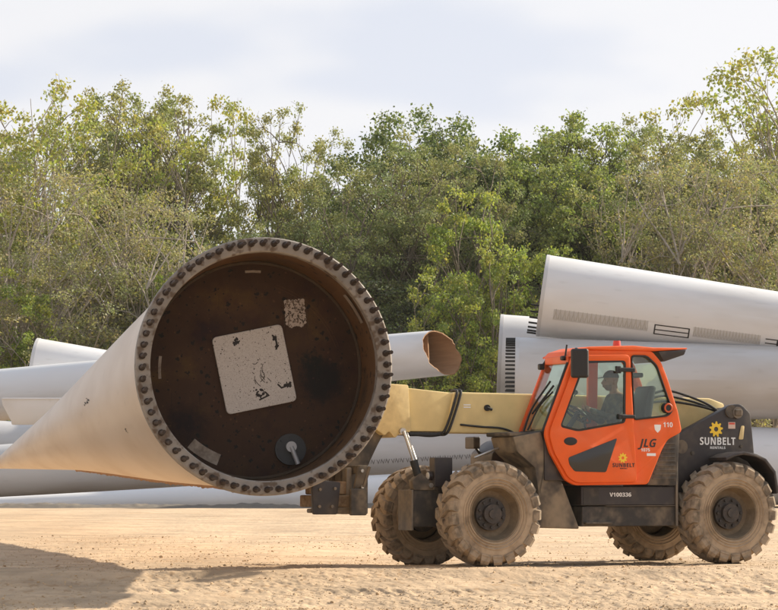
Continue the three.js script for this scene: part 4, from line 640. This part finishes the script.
// a tree 10 m tall in its own frame: lobes = [x, y, z, radius, vertical stretch] of the crown
function treeGeo({ seed, stems = 1, lean = 0.5, stemR = 0.16, lobes, clusters, perCluster, leaf, spread, colors, top = 9.6, bare = 0, split = 0.05 }) {
  const R = rng(seed), G = () => (R() + R() + R() - 1.5) * 0.82, pos = [], nor = [], idx = [], lp = [], lc = [], paths = [];
  for (let k = 0; k < stems; k++) {
    const a = R() * 6.28 + k * 6.28 / stems, l = lean * 0.62 * (0.4 + R()) * (stems > 1 ? 1 : 0.5), h = top * 0.93 * (k ? 0.7 + 0.28 * R() : 1), n = 12, pts = []; let ox = 0, oz = 0;
    for (let j = 0; j <= n; j++) { const t = j / n; ox += G() * 0.10; oz += G() * 0.10; pts.push(V(Math.cos(a) * (split + l * Math.pow(t, 1.3)) + ox * t, h * t - 0.1 * (1 - t), Math.sin(a) * (split + l * Math.pow(t, 1.3)) + oz * t)); }
    paths.push(pts); limb(pos, nor, idx, pts, stemR * 0.68 * (k ? 0.75 : 1), 0.006, 6);
  }
  const tot = lobes.reduce((s, l) => s + l[3] ** 2 * l[4], 0), ce = [];
  const addLeaf = (c, sc = 1, hue = 1) => {
    const s = leaf * 1.12 * (0.6 + 0.8 * R()) * sc, d = V(G(), G() - 0.25, G()).normalize(), q = V(G(), G(), G()).normalize(), w = q.cross(d).normalize(), nrm = V().crossVectors(d, w), b = c, e = b.clone().addScaledVector(d, s), m = b.clone().addScaledVector(d, s * 0.45), l = m.clone().addScaledVector(w, s * 0.34).addScaledVector(nrm, s * 0.1), r = m.clone().addScaledVector(w, -s * 0.34).addScaledVector(nrm, s * 0.1);
    for (const v of [b, l, e, b, e, r]) lp.push(v.x, v.y, v.z);
    const k = Math.pow(R(), 1.4) * (colors.length - 1), i0 = Math.floor(k), col = mixc(colors[i0], colors[Math.min(i0 + 1, colors.length - 1)], k - i0), j = 0.75 + 0.5 * R();
    for (let i = 0; i < 6; i++) lc.push(col[0] * j * hue, col[1] * j, col[2] * j);
  };
  for (let c = 0; c < clusters; c++) {
    let pick = R() * tot, L = lobes[0]; for (const l of lobes) { pick -= l[3] ** 2 * l[4]; if (pick <= 0) { L = l; break; } }
    const u = R() * 2 - 1, a = R() * 6.283, q = Math.sqrt(1 - u * u), rr = L[3] * Math.pow(0.18 + 0.82 * R(), 0.45);
    const hue = 0.85 + 0.22 * R(), C = V(L[0] + q * Math.cos(a) * rr, L[1] + u * rr * L[4], L[2] + q * Math.sin(a) * rr);
    if (stemR > 0.14) C.lerp(V(L[0], L[1], L[2]), 0.06);
    if (C.y < 0.15) C.y = 0.15 + R() * 0.3;
    const path = paths[Math.floor(R() * stems)]; let best = path[0], bd = 1e9; for (const p of path) { const dd = Math.hypot(p.x - C.x, p.z - C.z), w = Math.abs(p.y - (C.y - 0.35 - dd * 1.25)) ; if (w < bd && p.y < C.y + 0.3) { bd = w; best = p; } }
    const from = ce.length && R() < 0.35 ? ce.reduce((m, p) => p.distanceToSquared(C) < m.distanceToSquared(C) && p.y < C.y + 0.4 ? p : m, best) : best;
    const mid = from.clone().lerp(C, 0.5).add(V(G() * 0.18, 0.12 + G() * 0.12, G() * 0.18)), len = from.distanceTo(C), pts = [from.clone(), from.clone().lerp(mid, 0.5).add(V(G() * 0.05, 0.03, G() * 0.05)), mid, mid.clone().lerp(C, 0.55).add(V(G() * 0.06, 0.03, G() * 0.06)), C];
    limb(pos, nor, idx, pts, 0.006 + 0.0085 * len, 0.004, 4); ce.push(mid);
    for (let k = 0; k < 2 + bare; k++) { const s = pts[2].clone().lerp(C, R()), e = s.clone().add(V(G() * spread * 1.3, G() * spread + spread * 0.5, G() * spread * 1.3)); limb(pos, nor, idx, [s, s.clone().lerp(e, 0.5).add(V(G() * 0.04, 0.03, G() * 0.04)), e], 0.0055, 0.003, 3); }
    const n = Math.round(perCluster * 2.3 * (0.4 + 1.2 * R()));
    for (let k = 0; k < n; k++) { const t = R(); const o = t < 0.25 ? pts[3] : C; addLeaf(V(o.x + G() * spread, o.y + G() * spread * 0.75, o.z + G() * spread), 1, hue); }
  }
  const tg = new THREE.BufferGeometry(); tg.setAttribute('position', new THREE.Float32BufferAttribute(pos, 3)); tg.setAttribute('normal', new THREE.Float32BufferAttribute(nor, 3)); tg.setIndex(idx);
  const lg = new THREE.BufferGeometry(); lg.setAttribute('position', new THREE.Float32BufferAttribute(lp, 3)); lg.setAttribute('color', new THREE.Float32BufferAttribute(lc, 3)); lg.computeVertexNormals();
  return [boxUV(tg), lg];
}
const YEL = [0.44, 0.39, 0.08], OLV = [0.31, 0.31, 0.085], GRN = [0.17, 0.22, 0.045], DKG = [0.075, 0.11, 0.028], LIME = [0.36, 0.41, 0.045], SAGE = [0.33, 0.325, 0.13], TAN = [0.36, 0.29, 0.15], BRN = [0.11, 0.08, 0.045];
const KINDS = {
  cottonwood: { mat: 'pale', make: s => treeGeo({ seed: s, stems: 3, lean: 1.3, stemR: 0.10, split: 0.1, lobes: [[0, 8.3, 0, 1.3, 1.0], [0.5, 6.6, 0.2, 1.5, 1.1], [-0.6, 5.6, -0.2, 1.4, 1.2], [0.2, 4.0, 0, 1.3, 1.0]], clusters: 115, perCluster: 30, leaf: 0.08, spread: 0.30, colors: [OLV, LIME, YEL, YEL], bare: 2 }) },
  slender: { mat: 'mid', make: s => treeGeo({ seed: s, stems: 4, lean: 1.2, stemR: 0.11, split: 0.12, lobes: [[0, 8.2, 0, 1.25, 1.1], [0.7, 7.0, 0.3, 1.2, 1.1], [-0.7, 6.8, -0.2, 1.2, 1.2], [0.1, 5.6, 0, 1.4, 0.8]], clusters: 170, perCluster: 46, leaf: 0.06, spread: 0.2, colors: [SAGE, OLV, YEL], bare: 1 }) },
  dome: { mat: 'dark', make: s => treeGeo({ seed: s, stems: 3, lean: 1.4, stemR: 0.2, top: 6.4, lobes: [[0, 7.3, 0, 2.4, 0.85], [1.8, 6.7, 0.3, 1.8, 0.8], [-1.8, 6.7, -0.3, 1.8, 0.85], [0.5, 5.8, 1.2, 1.9, 0.8], [-0.7, 5.2, -1, 1.9, 0.8], [0.3, 3.6, 0.4, 1.9, 0.9]], clusters: 430, perCluster: 58, leaf: 0.072, spread: 0.34, colors: [DKG, GRN, OLV, GRN], bare: 0 }) },
  broadleaf: { mat: 'dark', make: s => treeGeo({ seed: s, stems: 3, lean: 1.2, stemR: 0.15, top: 7.8, lobes: [[0, 7.9, 0, 1.8, 0.85], [1.2, 7.0, 0.3, 1.6, 0.85], [-1.2, 6.8, -0.3, 1.6, 0.9], [0.2, 5.4, 0.7, 1.8, 0.8], [-0.2, 3.7, -0.4, 1.6, 0.9], [0, 2.0, 0.2, 1.5, 0.9]], clusters: 380, perCluster: 42, leaf: 0.07, spread: 0.24, colors: [GRN, OLV, LIME, OLV] }) },
  willow: { mat: 'mid', make: s => treeGeo({ seed: s, stems: 5, lean: 1.6, stemR: 0.10, split: 0.2, lobes: [[0, 8.0, 0, 1.6, 1.1], [1.4, 6.6, 0.3, 1.5, 1.2], [-1.4, 6.2, -0.3, 1.5, 1.3], [0.4, 4.4, 0.4, 1.9, 1.0], [-0.3, 2.2, 0.2, 2.0, 1.0]], clusters: 280, perCluster: 60, leaf: 0.056, spread: 0.24, colors: [SAGE, OLV, GRN, SAGE] }) },
  shrub: { mat: 'mid', make: s => treeGeo({ seed: s, stems: 5, lean: 1.7, stemR: 0.08, split: 0.3, top: 9.0, lobes: [[0, 7.4, 0, 1.7, 1.2], [1.3, 5.2, 0.3, 1.9, 1.1], [-1.3, 4.6, -0.3, 1.9, 1.2], [0.2, 2.4, 0.4, 2.3, 0.9]], clusters: 230, perCluster: 50, leaf: 0.092, spread: 0.27, colors: [GRN, LIME, LIME, YEL] }) },
  twiggy: { mat: 'pale', make: s => treeGeo({ seed: s, stems: 6, lean: 1.5, stemR: 0.075, split: 0.25, lobes: [[0, 7.6, 0, 1.7, 1.2], [0.8, 5.2, 0.2, 1.9, 1.2], [-0.8, 4.0, -0.2, 2.0, 1.2], [0, 2.0, 0, 2.0, 0.9]], clusters: 230, perCluster: 30, leaf: 0.066, spread: 0.32, colors: [TAN, OLV, SAGE, YEL], bare: 3 }) },
  thicket: { mat: 'dark', make: s => treeGeo({ seed: s, stems: 7, lean: 2.2, stemR: 0.08, split: 0.4, top: 8.6, lobes: [[0, 6.4, 0, 2.2, 1.1], [2.0, 4.4, 0.4, 2.2, 1.1], [-2.0, 4.2, -0.4, 2.2, 1.1], [0, 2.0, 0.3, 2.8, 0.8]], clusters: 260, perCluster: 66, leaf: 0.08, spread: 0.32, colors: [DKG, BRN, GRN, OLV] }) },
};
const protos = {};
for (const [k, v] of Object.entries(KINDS)) protos[k] = [v.make(k.length * 17 + 3), v.make(k.length * 29 + 8)];
const KLABEL = { cottonwood: 'tall open tree with sparse large yellow-green leaves', slender: 'slender many-stemmed tree with yellowish olive foliage', dome: 'broad dark green round-crowned tree', broadleaf: 'full mid-green leafy tree', willow: 'soft grey-green many-stemmed tree with fine foliage', shrub: 'bright yellow-green large-leaved shrub', twiggy: 'half-bare tree of pale twigs and tan leaves', thicket: 'dense dark bush at the foot of the wood' };
const PX = 3040;
const BEHIND = px => px < 130 ? 'behind the left blade pile' : px < 395 ? 'behind the held blade root' : px < 520 ? 'behind the broken-ended blade' : px < 640 ? 'behind the root of the topmost blade' : 'behind the sloping topmost blade';
let tcount = {};
function plant(kind, px, topY, D, width = 1, turn = null) {
  const i = (tcount[kind] = (tcount[kind] || 0) + 1), [tg, lg] = protos[kind][i % 2], H = 1 + (487 - topY) / PX * D - 0.31;
  const t = thing({ thicket: 'bush', shrub: 'shrub', dome: 'round_crowned_tree' }[kind] || `${kind}_tree`, `${KLABEL[kind]} ${BEHIND(px)}`, { thicket: 'bush', shrub: 'shrub' }[kind] || 'tree', [(px - 389) / PX * D, 0.31, -D], `${kind} trees and bushes along the wood edge`);
  t.rotation.y = turn ?? (i * 2.399); const s = H / (kind === 'dome' ? 9.6 : kind === 'shrub' || kind === 'thicket' ? 9.6 : 9.5); t.scale.set(s * width, s, s * width);
  mesh('trunk', tg, BARK[KINDS[kind].mat], t); mesh('crown', lg, LEAF, t);
}
// placed where they stand along the edge of the wood, 120 to 175 m away
for (const a of [
  ['cottonwood', 14, 92, 131, 1], ['cottonwood', 52, 78, 129, 0.95], ['slender', -18, 110, 140, 1.2], ['slender', 116, 82, 138, 1.0], ['slender', 152, 88, 141, 1.1], ['slender', 178, 86, 137, 0.9], ['cottonwood', 224, 84, 139, 0.72], ['slender', 276, 96, 134, 0.78], ['slender', 92, 118, 150, 0.9], ['cottonwood', 150, 110, 132, 0.9],
  ['twiggy', 30, 150, 126, 1.25], ['twiggy', 75, 165, 124, 1.2], ['twiggy', 120, 180, 125, 1.2], ['twiggy', 165, 190, 124, 1.1], ['willow', 20, 205, 135, 1.4], ['twiggy', 5, 230, 122, 1.3], ['thicket', 60, 255, 138, 1.7], ['thicket', 130, 250, 138, 1.7], ['thicket', 195, 255, 139, 1.6], ['shrub', 12, 255, 121, 1.0], ['shrub', 178, 262, 123, 0.85], ['thicket', -10, 240, 140, 1.6], ['shrub', 150, 250, 126, 0.9],
  ['willow', 338, 140, 152, 0.85], ['willow', 305, 185, 140, 1.1], ['willow', 348, 172, 132, 1.15], ['willow', 255, 232, 128, 1.3], ['willow', 390, 160, 134, 1.1], ['broadleaf', 330, 205, 146, 1.4], ['shrub', 225, 240, 126, 0.9], ['thicket', 300, 255, 136, 1.8],
  ['dome', 430, 82, 142, 1.0], ['dome', 475, 118, 150, 0.9], ['willow', 425, 140, 131, 1.1], ['willow', 465, 150, 130, 0.95], ['shrub', 468, 172, 125, 0.85], ['shrub', 500, 235, 122, 0.9], ['shrub', 445, 262, 121, 1.0], ['shrub', 545, 235, 124, 0.9], ['thicket', 380, 250, 129, 1.5], ['thicket', 430, 265, 127, 1.5], ['thicket', 480, 250, 138, 1.6],
  ['broadleaf', 530, 118, 144, 1.05], ['broadleaf', 568, 102, 141, 1.05], ['broadleaf', 606, 116, 143, 0.95], ['willow', 640, 122, 145, 0.95], ['broadleaf', 545, 150, 134, 1.0], ['broadleaf', 590, 150, 132, 1.0], ['thicket', 560, 235, 140, 1.5],
  ['cottonwood', 690, 80, 150, 0.85], ['slender', 655, 125, 136, 1.0], ['slender', 700, 128, 138, 1.05], ['cottonwood', 768, 42, 139, 0.95], ['slender', 745, 135, 136, 1.0], ['slender', 790, 110, 142, 1.1], ['twiggy', 665, 150, 128, 1.1], ['twiggy', 712, 140, 127, 1.1], ['twiggy', 760, 150, 126, 1.15], ['willow', 680, 165, 133, 1.0], ['willow', 735, 180, 133, 1.05], ['twiggy', 630, 170, 129, 1.0], ['willow', 785, 190, 131, 1.2], ['thicket', 620, 232, 131, 1.4], ['thicket', 680, 235, 132, 1.4], ['thicket', 745, 240, 131, 1.5], ['broadleaf', 800, 160, 138, 1.2], ['slender', 722, 170, 152, 1.2],
]) plant(...a);

renderer.render(scene, camera);
